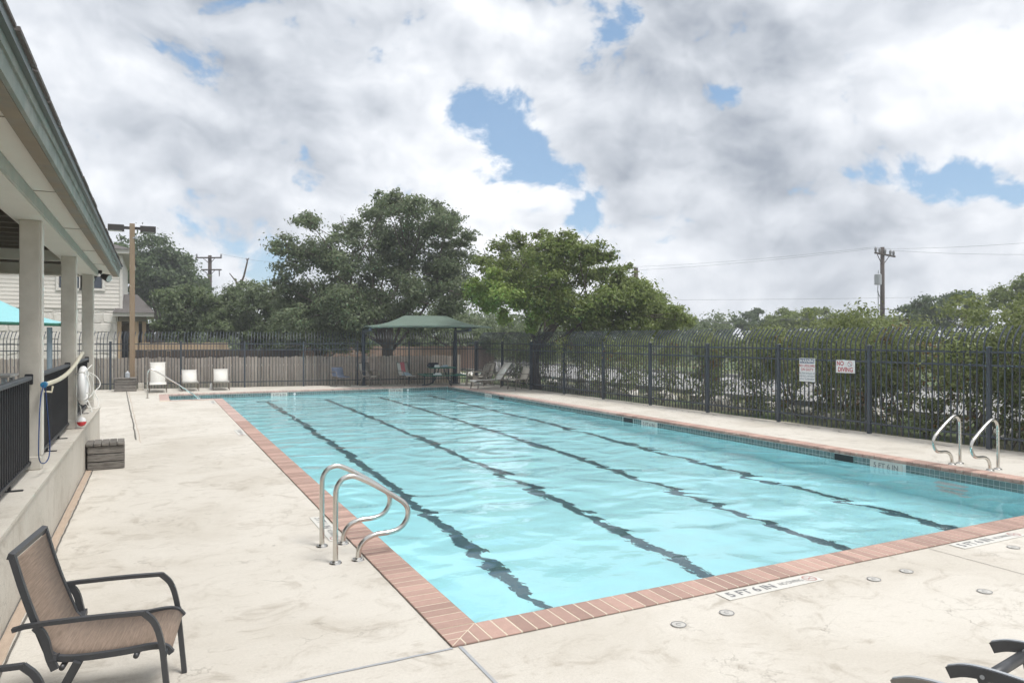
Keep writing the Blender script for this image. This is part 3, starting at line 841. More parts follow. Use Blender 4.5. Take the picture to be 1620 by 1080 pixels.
# ------------------------------------------------------------------ weathered wood fence behind the far iron fence
wf = thing('wood_fence', 'weathered grey cedar picket fence behind the far iron fence', 'fence', (12.2, bline(12.2) + 0.75, 0))
o0 = wloc(wf)
plank = []
for v_ in range(3):
    h = 1.17 + 0.02 * v_
    me = MB().prism([(-.066, -.009), (.066, -.009), (.066, .009), (-.066, .009)], -0.1, h - .03).add([(-.066, -.009, h - .03), (.066, -.009, h - .03), (.066, .009, h - .03), (-.066, .009, h - .03), (-.045, -.009, h), (.045, -.009, h), (.045, .009, h), (-.045, .009, h)], [(0, 1, 5, 4), (1, 2, 6, 5), (2, 3, 7, 6), (3, 0, 4, 7), (4, 5, 6, 7)]).mesh('plank')
    me.materials.append(M_CEDAR); plank.append(me)
n = 160
for k in range(n):
    x_ = 12.2 - 0.142 * (k + .5)
    o = link('plank', plank[rnd.randrange(3)], wf)
    o.location = (x_ - o0.x, bline(x_) + 0.75 - o0.y + rnd.uniform(-.006, .006), rnd.uniform(-.02, .015)); o.rotation_euler = (0, rnd.uniform(-.008, .008), -0.17)
for z_ in (0.25, 0.85):
    MB().bar([(12.2, bline(12.2) + .79, z_), (-10.5, bline(-10.5) + .79, z_)], 0.04, 0.08, (0, 1, 0)).build('rail', M_CEDAR, wf)
def plank_fence(name, label, pa, pb_, h, m, step=0.15, gap=0.012, z0=-0.05, cap=False):
    pa, pb_ = Vector(pa), Vector(pb_); d = (pb_ - pa); L = d.length; d.normalize()
    t = thing(name, label, 'fence', pa)
    me = MB().box(-(step - gap) / 2, (step - gap) / 2, -.01, .01, z0, h).mesh('plank'); me.materials.append(m)
    for k in range(int(L / step)):
        o = link('plank', me, t); o.location = d * (step * (k + .5)) + Vector((0, 0, rnd.uniform(-.03, .03))); o.rotation_euler.z = math.atan2(d.y, d.x)
    if cap: MB().bar([Vector((0, 0, h + .04)), d * L + Vector((0, 0, h + .04))], 0.14, 0.03, (-d.y, d.x, 0)).build('cap_board', m, t, world=False)
    for z_ in (0.3, h - .3):
        MB().bar([Vector((0, .03, z_)), d * L + Vector((0, .03, z_))], 0.04, 0.08, (-d.y, d.x, 0)).build('rail', m, t, world=False)
    return t
plank_fence('board_fence', 'red-brown stained board fence in the neighbouring yard under the oak', (5.2, 41, 0), (19, 40.2, 0), 1.45, M_REDWOOD, 0.16)
plank_fence('board_fence', 'fresh tan board fence beside the house porch', (-0.6, 38.0, 0), (3.4, 38.0, 0), 1.72, M_TANWOOD, 0.15)
plank_fence('board_fence', 'low dark brown board fence in front of the tan boards', (-0.9, 36.6, 0), (6.5, 36.2, 0), 1.38, M_UPOLE, 0.16)

# ------------------------------------------------------------------ signs on the right fence
def fence_pt(y_): return Vector((fline(y_) - 0.045, y_, 0))
yaw_sign = R(-90) - 0.0345 + 0.0
def sign_at(y_, z_, w_, h_, name, label):
    p = fence_pt(y_); p.z = z_
    t = thing(name, label, 'sign', p, R(-90) + 0.0345)
    MB().bevbox(-w_ / 2, w_ / 2, -0.004, 0.0, -h_ / 2, h_ / 2, 0.0015).build('panel', M_SIGNW, t, world=False)
    return t
RX = Matrix.Rotation(R(90), 4, 'X')
def ray_fence(px, py):
    u = (px - CX) / F; dx, dy = SN + u * CS, CS - u * SN
    d = 13.62 / (dx + 0.0345 * dy)
    return d * dy, EYE - (py - CY) * d / F
ya_, zt = ray_fence(1267, 566); yb_, zb = ray_fence(1292, 604)
s1 = sign_at((ya_ + yb_) / 2, (zt + zb) / 2, abs(ya_ - yb_), zt - zb, 'warning_sign', 'white warning sign about no lifeguard on duty on the fence')
W_, H_ = abs(ya_ - yb_), zt - zb
MB().box(-W_ / 2 + .012, W_ / 2 - .012, -0.0052, -0.0042, H_ / 2 - 0.115, H_ / 2 - 0.012).build('header_band', M_SIGNB, s1, world=False)
text_mesh('lettering', 'WARNING', 0.105, M_SIGNW, s1, Matrix.Translation((0, -0.0062, H_ / 2 - 0.066)) @ RX, bold=0.003, sx=0.82 * W_ / 0.42)
for i, (tx, sz, m_, zz) in enumerate([('NO LIFEGUARD', 0.082, M_SIGNR, .185), ('ON DUTY', 0.082, M_SIGNR, .275), ('CHILDREN SHOULD NOT', 0.058, M_SIGNG, .365), ('USE POOL WITHOUT', 0.058, M_SIGNG, .435), ('ADULT SUPERVISION', 0.058, M_SIGNG, .505)]):
    text_mesh('lettering', tx, sz, m_, s1, Matrix.Translation((0, -0.0052, H_ / 2 - zz * H_ / 0.56)) @ RX, bold=0.0015, sx=(0.72 if i != 1 else .9) * W_ / 0.42)
ya_, zt = ray_fence(1325, 569); yb_, zb = ray_fence(1355, 590.5)
s2 = sign_at((ya_ + yb_) / 2, (zt + zb) / 2, abs(ya_ - yb_), zt - zb, 'no_diving_sign', 'white no diving sign with red letters on the fence')
W_, H_ = abs(ya_ - yb_), zt - zb
text_mesh('lettering', 'NO', 0.135, M_SIGNR, s2, Matrix.Translation((-W_ * .27, -0.0052, H_ * .22)) @ RX, bold=0.003, sx=.8)
text_mesh('lettering', 'DIVING', 0.135, M_SIGNR, s2, Matrix.Translation((0, -0.0052, -H_ * .25)) @ RX, bold=0.003, sx=.8)
rg = MB(); n = 22; cxs, czs = W_ * .24, H_ * .22
rg.add([(cxs + r_ * math.cos(2 * math.pi * k / n), -0.0052, czs + r_ * math.sin(2 * math.pi * k / n)) for r_ in (H_ * .2, H_ * .165) for k in range(n)], [(k, (k + 1) % n, n + (k + 1) % n, n + k) for k in range(n)])
rg.add([(cxs - H_ * .14, -.0055, czs + H_ * .115), (cxs - H_ * .115, -.0055, czs + H_ * .14), (cxs + H_ * .14, -.0055, czs - H_ * .115), (cxs + H_ * .115, -.0055, czs - H_ * .14)], [(0, 1, 2, 3)])
rg.build('prohibition_ring', M_SIGNR, s2, world=False)
dv = MB()
dv.add([(cxs - .04, -.0058, czs + .018), (cxs - .034, -.0058, czs + .03), (cxs + .028, -.0058, czs - .012), (cxs + .022, -.0058, czs - .024)], [(0, 1, 2, 3)])
dv.add([(cxs + .03 + .011 * math.cos(k * .785), -.0058, czs - .026 + .011 * math.sin(k * .785)) for k in range(8)], [tuple(range(8))])
dv.add([(cxs - .045, -.0058, czs - .045), (cxs - .02, -.0058, czs - .036), (cxs, -.0058, czs - .045), (cxs + .02, -.0058, czs - .038), (cxs + .04, -.0058, czs - .046), (cxs + .04, -.0058, czs - .052), (cxs - .045, -.0058, czs - .052)], [tuple(range(7))])
dv.build('diver_pictogram', M_SIGNG, s2, world=False)

# ------------------------------------------------------------------ stainless grab rails
def grab_rail(base, sgn, label, group):
    # profile measured in the plane across the pool edge: u toward the pool
    pts = [(0, 0), (0, .30), (0, .56), (0.005, .66), (0.05, .735), (0.13, .765), (0.21, .74), (0.37, .65), (0.56, .525), (0.645, .46), (0.675, .39), (0.66, .31), (0.60, .235), (0.50, .212), (0.37, .215), (0.27, .18), (0.21, .11), (0.20, 0)]
    path = smooth_path([(sgn * u, 0, z) for u, z in pts], 2)
    t = thing('grab_rail', label, 'handrail', base, 0, group)
    MB().tube(path, 0.0235, 12).build('tube', M_STEEL, t, smooth=True, world=False)
    for u in (0, 0.20):
        fl = MB().cyl((sgn * u, 0, 0.0005), 0.058, 0.012, 20, 0.052).cyl((sgn * u, 0, .0125), 0.034, 0.012, 16, 0.027).build('flange', M_STEEL, t, world=False)
    return t
grab_rail((1.44, 6.35, 0), 1, 'stainless grab rail on the left pool edge, nearer the mitred brick corner', 'pool grab rails')
grab_rail((1.44, 6.92, 0), 1, 'stainless grab rail on the left pool edge, farther from the mitred brick corner', 'pool grab rails')
grab_rail((11.42, 6.35, 0), -1, 'stainless grab rail before the fence, farther from the no diving sign', 'pool grab rails')
grab_rail((11.42, 6.92, 0), -1, 'stainless grab rail before the fence, closer to the no diving sign', 'pool grab rails')
sr = thing('step_rail', 'slanted stainless handrail going down into the pool steps', 'handrail', (-0.18, 26.14, 0))
MB().tube(smooth_path([(0, 0, 0), (0, 0, .5), (0, 0, .84), (.06, 0, .95), (.2, 0, .93), (.8, 0, .50), (1.5, 0, .0), (2.0, 0, -.40), (2.02, 0, -.9)], 2), 0.024, 10).build('tube', M_STEEL, sr, smooth=True, world=False)
MB().cyl((0, 0, 0.0005), 0.055, 0.014, 16).build('flange', M_STEEL, sr, world=False)

# ------------------------------------------------------------------ pavilion on the raised patio at the left
WX, WT = -0.914, 0.68                     # face and top of the low wall
PXC = -1.10                               # post centre line
END = 15.62
patio = MB().box(-8.6, WX, -7, END, -0.05, WT)
patio = patio.build('patio_wall', M_WALLC)
tag(patio, 'low beige concrete wall edging the raised patio', 'wall')
edge = MB().bar([(WX + .006, -7, WT - .012), (WX + .006, END, WT - .012)], 0.02, 0.03, (1, 0, 0)).build('wall_nosing', M_WALLC, patio)
strip_obj('joint_strip', line_pts((WX + .05, 2), (WX + .05, END), 60, 0.002), 0.075, 0.005, M_STRIP)
strip_obj('joint_strip', line_pts((WX + .10, 2), (WX + .10, END), 160, 0.005), 0.016, 0.006, M_JOINT)
strip_obj('joint_strip', line_pts((WX + .008, 2), (WX + .008, END), 60, 0.0015), 0.010, 0.0065, M_JOINT)

pav = thing('pavilion', 'beige timber pavilion with faded green fascia over the patio', 'pavilion', (PXC, 8.5, WT))
BZ = 3.16
for y_ in (1.6, 5.05, 8.55, 12.10, 15.42):
    pst = MB().bevbox(PXC - .085, PXC + .085, y_ - .08, y_ + .08, WT + .001, BZ, .006).build('post', M_POST, pav)
    MB().bevbox(PXC - .10, PXC + .10, y_ - .095, y_ + .095, WT + .001, WT + .135, .008).build('plinth', M_POST, pst)
    MB().bevbox(PXC + .086, PXC + .106, y_ - .07, y_ + .06, WT + .14, BZ - .002, .004).build('trim_board', M_SOFFIT, pst)
RE = 16.75                                # roof end
MB().box(PXC - .14, PXC + .14, -3, END + .05, BZ, BZ + .26).build('beam', M_SOFFIT, pav)
MB().box(PXC + .142, PXC + .16, -3, END + .055, BZ + .004, BZ + .112).build('beam_facing', M_PALEGREEN, pav)
MB().box(PXC + .162, -0.72, -3, RE - .04, BZ + .114, BZ + .13).build('soffit', M_SOFFIT, pav)
for y_ in (2.6, 5.0, 7.4, 9.8, 12.2, 14.4):
    MB().box(PXC + .163, -0.721, y_, y_ + .008, BZ + .109, BZ + .1138).build('soffit_batten', M_TRIM, pav)
MB().box(-0.745, -0.655, -3, RE, BZ + .070, BZ + .112).build('fascia_underside', M_TRIM, pav)
MB().box(-0.653, -0.628, -3, RE + .01, BZ + .072, BZ + .228).build('fascia', M_GREEN, pav)
MB().box(-0.6275, -0.615, -3, RE + .012, BZ + .175, BZ + .232).build('fascia_upper_board', M_GREEN, pav)
MB().box(-0.70, -0.585, -3, RE + .02, BZ + .233, BZ + .285).build('drip_edge', M_DRIP, pav)
rf = MB()
rf.add([(-0.60, -3, BZ + .287), (-0.60, RE + .03, BZ + .287), (-4.8, RE + .03, BZ + 1.75), (-4.8, -3, BZ + 1.75), (-9.0, RE + .03, BZ + .287), (-9.0, -3, BZ + .287),
        (-0.60, -3, BZ + .32), (-0.60, RE + .03, BZ + .32), (-4.8, RE + .03, BZ + 1.79), (-4.8, -3, BZ + 1.79), (-9.0, RE + .03, BZ + .32), (-9.0, -3, BZ + .32)],
       [(0, 1, 2, 3), (3, 2, 4, 5), (6, 9, 8, 7), (9, 11, 10, 8), (0, 6, 7, 1), (1, 7, 8, 2), (2, 8, 10, 4), (0, 3, 9, 6), (3, 5, 11, 9), (5, 4, 10, 11)])
roof = rf.build('roof', M_SHINGLE, pav)
for k in range(34):   # butt ends of the first shingle course
    y_ = -2.9 + k * 0.58
    MB().box(-0.62, -0.568 + rnd.uniform(-.006, .006), y_, y_ + 0.55, BZ + .286 + .0, BZ + .305 + rnd.uniform(-.004, .004)).build('shingle', M_SHINGLE, roof)
for k in range(26):
    y_ = 3.2 + k * 0.48
    MB().box(-8.4, PXC - .142, y_, y_ + .05, BZ + .16, BZ + .31).build('rafter', M_RAFTER, pav)
MB().box(-8.4, PXC - .145, END - .12, END + .04, BZ + .02, BZ + .30).build('end_beam', M_POST, pav)
MB().box(-8.4, PXC - .145, END - .14, END + .06, BZ - .025, BZ + .018).build('end_beam_cap', M_POST, pav)
for y_ in (5.05, 12.1):
    MB().bar([(PXC - .14, y_ + 1.2, BZ + .12), (-4.8, y_ + 1.2, BZ + .12)], 0.06, 0.16, (0, 1, 0)).build('tie_beam', M_SOFFIT, pav)
MB().box(-8.5, -8.33, -3, END, BZ, BZ + .26).build('beam', M_SOFFIT, pav)
for y_ in (5.05, 15.42):
    MB().bevbox(-8.5, -8.33, y_ - .08, y_ + .08, WT + .001, BZ, .006).build('post', M_POST, pav)

fl = thing('flood_light', 'twin head flood light under the pavilion eave', 'light', (-0.93, 15.75, BZ + .11))
MB().cyl((-.0, 0, -.05), 0.05, 0.05, 14).build('mount', M_BRONZE, fl, world=False)
for sx, aim in ((-.10, (-.3, -.7, -.55)), (.10, (.75, -.55, -.35))):
    a_ = Vector(aim).normalized(); c_ = Vector((sx, -0.02, -.12))
    hd = MB().tube([c_ - a_ * .09, c_ - a_ * .06, c_ + a_ * .05, c_ + a_ * .09], [.02, .05, .072, .075], 14).build('lamp_head', M_BRONZE, fl, smooth=True, world=False)
    MB().tube([c_ + a_ * .091, c_ + a_ * .098], [.068, .066], 14).build('lens', M_LENS, hd, world=False)
    MB().tube([(0, 0, -.04), tuple(c_)], .012, 6).build('arm', M_BRONZE, fl, world=False)

# railings between the posts
def railing(ya, yb, label):
    t = thing('railing', label, 'railing', (PXC, ya, WT), 0, 'patio railings')
    MB().bevbox(PXC - .03, PXC + .03, ya, yb, WT + .895, WT + .935, .008).build('top_rail', M_RAILTOP, t)
    MB().bevbox(PXC - .02, PXC + .02, ya, yb, WT + .06, WT + .095, .004).build('bottom_rail', M_RAILM, t)
    MB().bevbox(PXC - .03, PXC + .03, ya - .004, ya + .03, WT + .85, WT + .95, .008).bevbox(PXC - .035, PXC + .035, yb - .03, yb + .004, WT + .85, WT + .955, .008).build('end_bracket', M_RAILM, t)
    me = MB().box(-.009, .009, -.009, .009, .095, .896).mesh('baluster'); me.materials.append(M_RAILM)
    n_ = int((yb - ya) / .105)
    for k in range(n_):
        o = link('baluster', me, t); o.location = (0, (k + .5) * (yb - ya) / n_, 0)
    for s_ in (.33, .67):
        yy_ = ya + (yb - ya) * s_
        MB().box(PXC - .012, PXC + .012, yy_ - .012, yy_ + .012, WT + .012, WT + .058).box(PXC - .03, PXC + .10, yy_ - .02, yy_ + .02, WT + .001, WT + .010).build('foot', M_RAILM, t)
railing(1.70, 4.95, 'black metal railing between the pavilion posts farthest from the ring buoy')
railing(5.15, 8.45, 'black metal railing ending at the post with the blue rope')
railing(8.65, 12.0, 'black metal railing below the slanting cream pole')
railing(12.2, 15.32, 'black metal railing beyond the white ring buoy')

# rescue gear on the posts
bu = thing('ring_buoy', 'white ring buoy hung on a pavilion post', 'ring buoy', (PXC + .19, 12.02, WT + .62))
tor = MB(); n1, n2 = 32, 12
for i in range(n1):
    a = 2 * math.pi * i / n1
    for j in range(n2):
        q = 2 * math.pi * j / n2
        rr = 0.215 + 0.068 * math.cos(q)
        tor.v.append((0.055 * math.sin(q), rr * math.cos(a), rr * math.sin(a)))
for i in range(n1):
    for j in range(n2):
        tor.f.append((i * n2 + j, ((i + 1) % n1) * n2 + j, ((i + 1) % n1) * n2 + (j + 1) % n2, i * n2 + (j + 1) % n2))
tor.build('ring', M_WHITE, bu, smooth=True, world=False)
for i in range(4):
    a = R(45 + 90 * i)
    bn_ = MB(); c_ = Vector((0, .215 * math.cos(a), .215 * math.sin(a))); ra = Vector((0, math.cos(a), math.sin(a)))
    bn_.tube([c_ + (ra * math.cos(q) * .071 + Vector((1, 0, 0)) * math.sin(q) * .058) for q in [2 * math.pi * k / 12 for k in range(13)]], .010, 6)
    bn_.build('rope_band', M_ROPE, bu, world=False)
for i in range(4):
    a0 = R(45 + 90 * i); pts = []
    for k in range(9):
        f = k / 8; a = a0 + R(90) * f; r_ = .285 + .06 * math.sin(math.pi * f)
        pts.append((.03 + .08 * math.sin(math.pi * f), r_ * math.cos(a), r_ * math.sin(a) - .05 * math.sin(math.pi * f)))
    MB().tube(pts, .006, 6).build('grab_line', M_ROPE, bu, world=False)
MB().tube(smooth_path([(.02, .2, .2), (.16, .25, .12), (.22, .2, -.02), (.12, .1, -.10), (.2, .1, -.25), (.17, 0, -.36), (.05, .0, -.3)], 3), .006, 6).build('throw_line', M_ROPE, bu, world=False)
MB().tube([(-.10, 0, .17), (.02, 0, .17), (.03, 0, .2)], .008, 6).build('hook', M_GALV, bu, world=False)
ball = thing('rescue_float', 'small red and white throw float hanging under the ring buoy', 'float', (PXC + .17, 12.0, WT + .10))
def sphere_part(name, m, par, z0, z1, r=.062, sq=1.1):
    s_ = MB(); path = []; rr = []
    for k in range(7):
        z_ = z0 + (z1 - z0) * k / 6; path.append((0, 0, z_ * r * sq)); rr.append(max(.003, r * math.sqrt(max(0, 1 - z_ * z_))))
    s_.tube(path, rr, 14).build(name, m, par, smooth=True, world=False)
sphere_part('lower_half', M_RED, ball, -1, 0)
sphere_part('upper_half', M_WHITE, ball, 0.02, 1)
MB().tube(smooth_path([(0, 0, .066), (.0, .035, .16), (-.03, .0, .27), (.0, -.035, .16), (0, -.004, .068)], 2), .005, 6).build('cord', M_ROPE, ball, world=False)
pole = thing('rescue_pole', 'cream rescue pole slung between two pavilion posts', 'pole', (PXC + .14, 8.5, WT + .83))
o_ = wloc(pole)
p_a, p_b = Vector((PXC + .135, 8.36, 1.53)), Vector((PXC + .14, 12.6, 1.76))
MB().tube([p_a.lerp(p_b, k / 10) + Vector((0, 0, -.10 * math.sin(math.pi * k / 10))) for k in range(11)], .024, 10).build('tube', M_CREAM, pole, smooth=True)
MB().tube([p_a + Vector((0, -.03, 0)), p_a + Vector((0, .05, .002))], .029, 10).build('end_wrap', M_TAPE, pole)
MB().tube([(PXC + .10, 8.6, 1.45), (PXC + .17, 8.62, 1.44), (PXC + .18, 8.62, 1.50)], .010, 6).build('hook', M_CREAM, pole)
rope = MB().tube(smooth_path([p_a + Vector(v_) for v_ in ((0, -.02, .0), (.0, -.28, -.12), (.01, -.46, -.5), (.01, -.45, -.70), (.03, -.12, -.76), (.04, .12, -.70), (.035, .06, -.45), (.02, -.0, -.15), (.01, -.0, .0))], 3), .0055, 6).build('rope_loop', M_BLUE, None)
rope.parent = pole; rope.location = -o_

# wood box steps
def plank_box(name, label, x0, x1, y0, y1, h, rows, top_n, m=M_GREYWOOD, rz=0.0):
    c_ = Vector(((x0 + x1) / 2, (y0 + y1) / 2, 0)); t = thing(name, label, 'wooden box', c_, rz)
    hx, hy = (x1 - x0) / 2, (y1 - y0) / 2; ph = (h - .04) / rows
    for k in range(rows):
        a_, b_ = k * ph + .006, (k + 1) * ph - .006
        MB().bevbox(-hx + .01, hx - .01, -hy, -hy + .035, a_, b_, .006).build('front_board', m, t, world=False)
        MB().bevbox(-hx + .01, hx - .01, hy - .035, hy, a_, b_, .006).build('back_board', m, t, world=False)
        MB().bevbox(-hx, -hx + .03, -hy + .037, hy - .037, a_, b_, .006).build('side_board', m, t, world=False)
        MB().bevbox(hx - .03, hx, -hy + .037, hy - .037, a_, b_, .006).build('side_board', m, t, world=False)
    for k in range(top_n):
        w_ = 2 * hx / top_n
        MB().bevbox(-hx - .015 + k * w_ * 1.03 + .004, -hx - .015 + (k + 1) * w_ * 1.03 - .004, -hy - .025, hy + .01, h - .038, h + rnd.uniform(-.004, .004), .005).build('top_board', m, t, world=False)
    MB().box(-hx + .04, hx - .04, -hy + .04, hy - .04, 0.002, h - .05).build('core_frame', M_DARKIN, t, world=False)
    return t
plank_box('plank_box', 'weathered grey plank step box against the patio wall', -0.90, -0.40, 12.38, 12.86, .40, 3, 5, rz=R(1.5))
plank_box('sleeper_box', 'weathered grey timber box at the foot of the light pole', -1.28, -0.56, 29.75, 30.2, .50, 4, 3)
jug = thing('plastic_jug', 'pale grey plastic jug standing on the timber box', 'jug', (-0.86, 29.95, .501))
MB().cyl((0, 0, 0), .085, .17, 14, .08).cyl((0, 0, .17), .08, .05, 14, .03).build('body', M_GALV, jug, world=False)
MB().cyl((0, 0, .22), .024, .025, 10).build('cap', M_WHITE, jug, world=False)
blk = thing('paving_block_stack', 'small stack of concrete blocks beside the timber box', 'blocks', (-0.42, 30.15, 0))
for k in range(2):
    MB().bevbox(-.10, .10, -.1, .1, .001 + .14 * k, .135 + .14 * k, .008).build('block', M_WALLC, blk, world=False)
cup = thing('plastic_cup', 'white plastic bottle on the deck between two loungers', 'bottle', tuple(gnd(334, 615.5)))
MB().cyl((0, 0, .0005), .05, .2, 12, .045).build('body', M_WHITE, cup, world=False)
MB().cyl((0, 0, .2), .025, .04, 10, .02).build('cap', M_WHITE, cup, world=False)

# ------------------------------------------------------------------ chairs
def sling_chair(name, label, loc, face, frame, sling, w_=0.50, group=None, back=0.93, cantilever=False):
    t = thing(name, label, 'chair', (loc[0], loc[1], 0), face, group)
    h = w_ / 2
    for s_ in (-1, 1):
        y = s_ * (h + .012)
        pth = smooth_path([(-.385, y, back), (-.33, y, .72), (-.255, y, .50), (-.225, y, .415), (-.13, y, .392), (.10, y, .395), (.245, y, .41), (.30, y, .395), (.325, y, .36)], 2)
        MB().bar(pth, .026, .029, (0, 1, 0)).build('side_rail', frame, t, world=False)
        ya = s_ * (h + .06)
        if cantilever:
            pth = smooth_path([(-.25, ya, .59), (.20, ya, .60), (.30, ya, .57), (.31, ya, .40), (.32, ya, .08), (.27, ya, .012), (-.1, ya, .012), (-.3, ya, .012)], 2)
            MB().tube(pth, .014, 8).build('arm', frame, t, smooth=True, world=False)
        else:
            MB().bar(smooth_path([(-.37, ya, .585), (-.30, ya, .60), (.0, ya,   .605), (.205, ya, .600)], 1), .028, .020, (0, 1, 0)).build('arm', frame, t, world=False)
            MB().bar(smooth_path([(.20, ya, .600), (.255, ya, .545), (.285, ya, .43), (.295, ya, .33), (.325, ya, .002)], 2), .024, .028, (0, 1, 0)).build('front_leg', frame, t, world=False)
            MB().bar(smooth_path([(-.275, ya, .59), (-.235, ya, .54), (-.215, ya, .43), (-.19, ya, .37)], 2), .024, .034, (0, 1, 0)).build('arm_bracket', frame, t, world=False)
            MB().bar(smooth_path([(-.10, ya - s_ * .02, .385), (-.17, ya - s_ * .02, .25), (-.30, ya - s_ * .02, .002)], 1), .026, .036, (0, 1, 0)).build('rear_leg', frame, t, world=False)
        MB().bar([(-.20, s_ * h, .41), (-.20, ya + s_ * .01, .43)], .03, .03, (1, 0, 0)).build('bracket', frame, t, world=False)
        MB().bar([(.292, s_ * h, .38), (.292, ya + s_ * .01, .38)], .03, .03, (1, 0, 0)).build('bracket', frame, t, world=False)
    MB().bar([(-.388, -h - .026, back), (-.388, h + .026, back)], .030, .028, (.3, 0, 1)).build('top_bar', frame, t, world=False)
    MB().tube([(.16, -h - .03, .372), (.16, h + .03, .372)], .014, 8).tube([(-.17, -h - .03, .36), (-.17, h + .03, .36)], .014, 8).build('cross_tube', frame, t, smooth=True, world=False)
    sp = smooth_path([(-.375, 0, back - .02), (-.325, 0, .72), (-.25, 0, .51), (-.215, 0, .425), (-.13, 0, .396), (.10, 0, .392), (.245, 0, .413), (.30, 0, .40), (.322, 0, .37)], 2)
    MB().sheet([(p.x, p.z) for p in sp], h - .002, .004).build('sling', sling, t, smooth=True, world=False)
    return t
sling_chair('sling_chair', 'brown sling patio chair facing the pool beside the low wall', (-0.20, 4.42), R(-8), M_FRAME, M_SLING, .50)
sling_chair('sling_chair', 'dark framed patio chair beside the brown chair, mostly out of the picture', (-0.72, 3.36), R(-4), M_FRAME, M_SLING, .50)
p = gnd(541, 611.5); sling_chair('sling_chair', 'navy sling chair alone in front of the wood fence', (p.x, p.y + .25), R(-78), M_FRAMEB, M_BSLING, .50, back=.78, cantilever=True)
p = gnd(586, 610); sling_chair('sling_chair', 'beige sling chair beside the left post of the green canopy', (p.x, p.y + .1), R(-62), M_FRAMEW, M_TSLING, .50)
p = gnd(645, 609); c_t = sling_chair('sling_chair', 'pale sling chair with a pink towel over its back', (p.x, p.y + .1), R(-75), M_FRAMEW, M_WSLING, .52)
sling_chair('sling_chair', 'taupe sling chair behind the slatted lounge chair by the fence corner', (12.15, 26.75), R(198), M_FRAMEW, M_TSLING, .50)
p = gnd(828, 616.5); sling_chair('sling_chair', 'taupe sling chair backed against the fence, right beside the white chaise', (12.42, 24.15), R(184), M_FRAMEW, M_TSLING, .50)
# towels
tw = thing('beach_towel', 'pink towel draped over the back of the pale chair', 'towel', tuple(c_t.location + Vector((0, 0, .3))), R(-75))
MB().sheet([(-.43, .35), (-.42, .6), (-.405, .645), (-.375, .645), (-.345, .55), (-.30, .38), (-.24, .25)], .10, .012).build('cloth', M_TOWELP, tw, world=False)
tw = thing('folded_towel', 'pale blue towel heaped on the seat of the pale chair', 'towel', tuple(c_t.location + Vector((0, 0, .40))), R(-75))
tb = MB()
for k in range(4): tb.bevbox(-.16 + .02 * k, .14 - .03 * k, -.15 + .02 * k, .16 - .035 * k, .03 * k + .004, .03 * k + .035, .012)
tb.build('folded_layer', M_TOWELB, tw, world=False)

def chaise(name, label, loc, face, back_ang, sling, frame, back_len=.74, seat_len=1.05, wd=.56, arms=True, zr=.33):
    t = thing(name, label, 'lounger', (loc[0], loc[1], 0), face)
    h = wd / 2; ca, sa = math.cos(back_ang), math.sin(back_ang)
    # foot end at +x
    for s_ in (-1, 1):
        y = s_ * h
        MB().bar(smooth_path([(-back_len * .55, y, zr - .02), (0, y, zr), (seat_len - .1, y, zr), (seat_len, y, zr - .02), (seat_len + .03, y, zr - .06)], 1), .03, .04, (0, 1, 0)).build('side_rail', frame, t, world=False)
        MB().bar([(0, y * .94, zr + .01), (-back_len * ca, y * .94, zr + back_len * sa)], .026, .034, (0, 1, 0)).build('back_rail', frame, t, world=False)
        for x_, dx in ((seat_len - .12, .05), (-.28, -.05)):
            MB().bar([(x_, y, zr - .01), (x_ + dx, y, .002)], .03, .035, (0, 1, 0)).build('leg', frame, t, world=False)
        if arms:
            MB().tube(smooth_path([(.28, y * 1.08, zr), (.26, y * 1.08, zr + .18), (.18, y * 1.08, zr + .22), (-.22, y * 1.08, zr + .22)], 2), .013, 8).build('arm', frame, t, smooth=True, world=False)
    MB().bar([(seat_len - .1, -h, zr - .03), (seat_len - .1, h, zr - .03)], .03, .03, (1, 0, 0)).bar([(-.26, -h, zr - .04), (-.26, h, zr - .04)], .03, .03, (1, 0, 0)).build('cross_bar', frame, t, world=False)
    if sling is not None:
        MB().sheet([(0.0, zr + .02), (.3, zr + .008), (.8, zr + .01), (seat_len - .05, zr + .022), (seat_len + .035, zr - .03)], h - .012, .006).build('seat_sling', sling, t, smooth=True, world=False)
        MB().sheet([(-back_len * ca * 1.02, zr + .02 + back_len * sa * 1.02), (-back_len * ca * .5 + .012, zr + .005 + back_len * sa * .5), (0, zr + .022)], h * .96, .006).build('back_sling', sling, t, smooth=True, world=False)
    return t
p = gnd(250, 621.3); chaise('chaise_lounge', 'white sling lounger with a tall upright back beside the step rail', (p.x, p.y + 1.0), R(-90), R(68), M_WSLING, M_FRAMEB, .75, 1.0, .56, False)
p = gnd(301.5, 618.8); chaise('chaise_lounge', 'white sling lounger with a low back, between the tall one and the plastic bottle', (p.x, p.y + .72), R(-90), R(42), M_WSLING, M_FRAMEB, .58, .72, .56, True)
p = gnd(352, 617.4); chaise('chaise_lounge', 'white sling lounger with a low back, on the canopy side of the plastic bottle', (p.x, p.y + .72), R(-93), R(44), M_WSLING, M_FRAMEB, .58, .72, .56, True)
chaise('chaise_lounge', 'white sling chaise with raised back in front of the slatted lounge chair', (12.05, 25.25), R(186), R(52), M_WSLING, M_FRAMEW, .80, 1.12, .56, True)

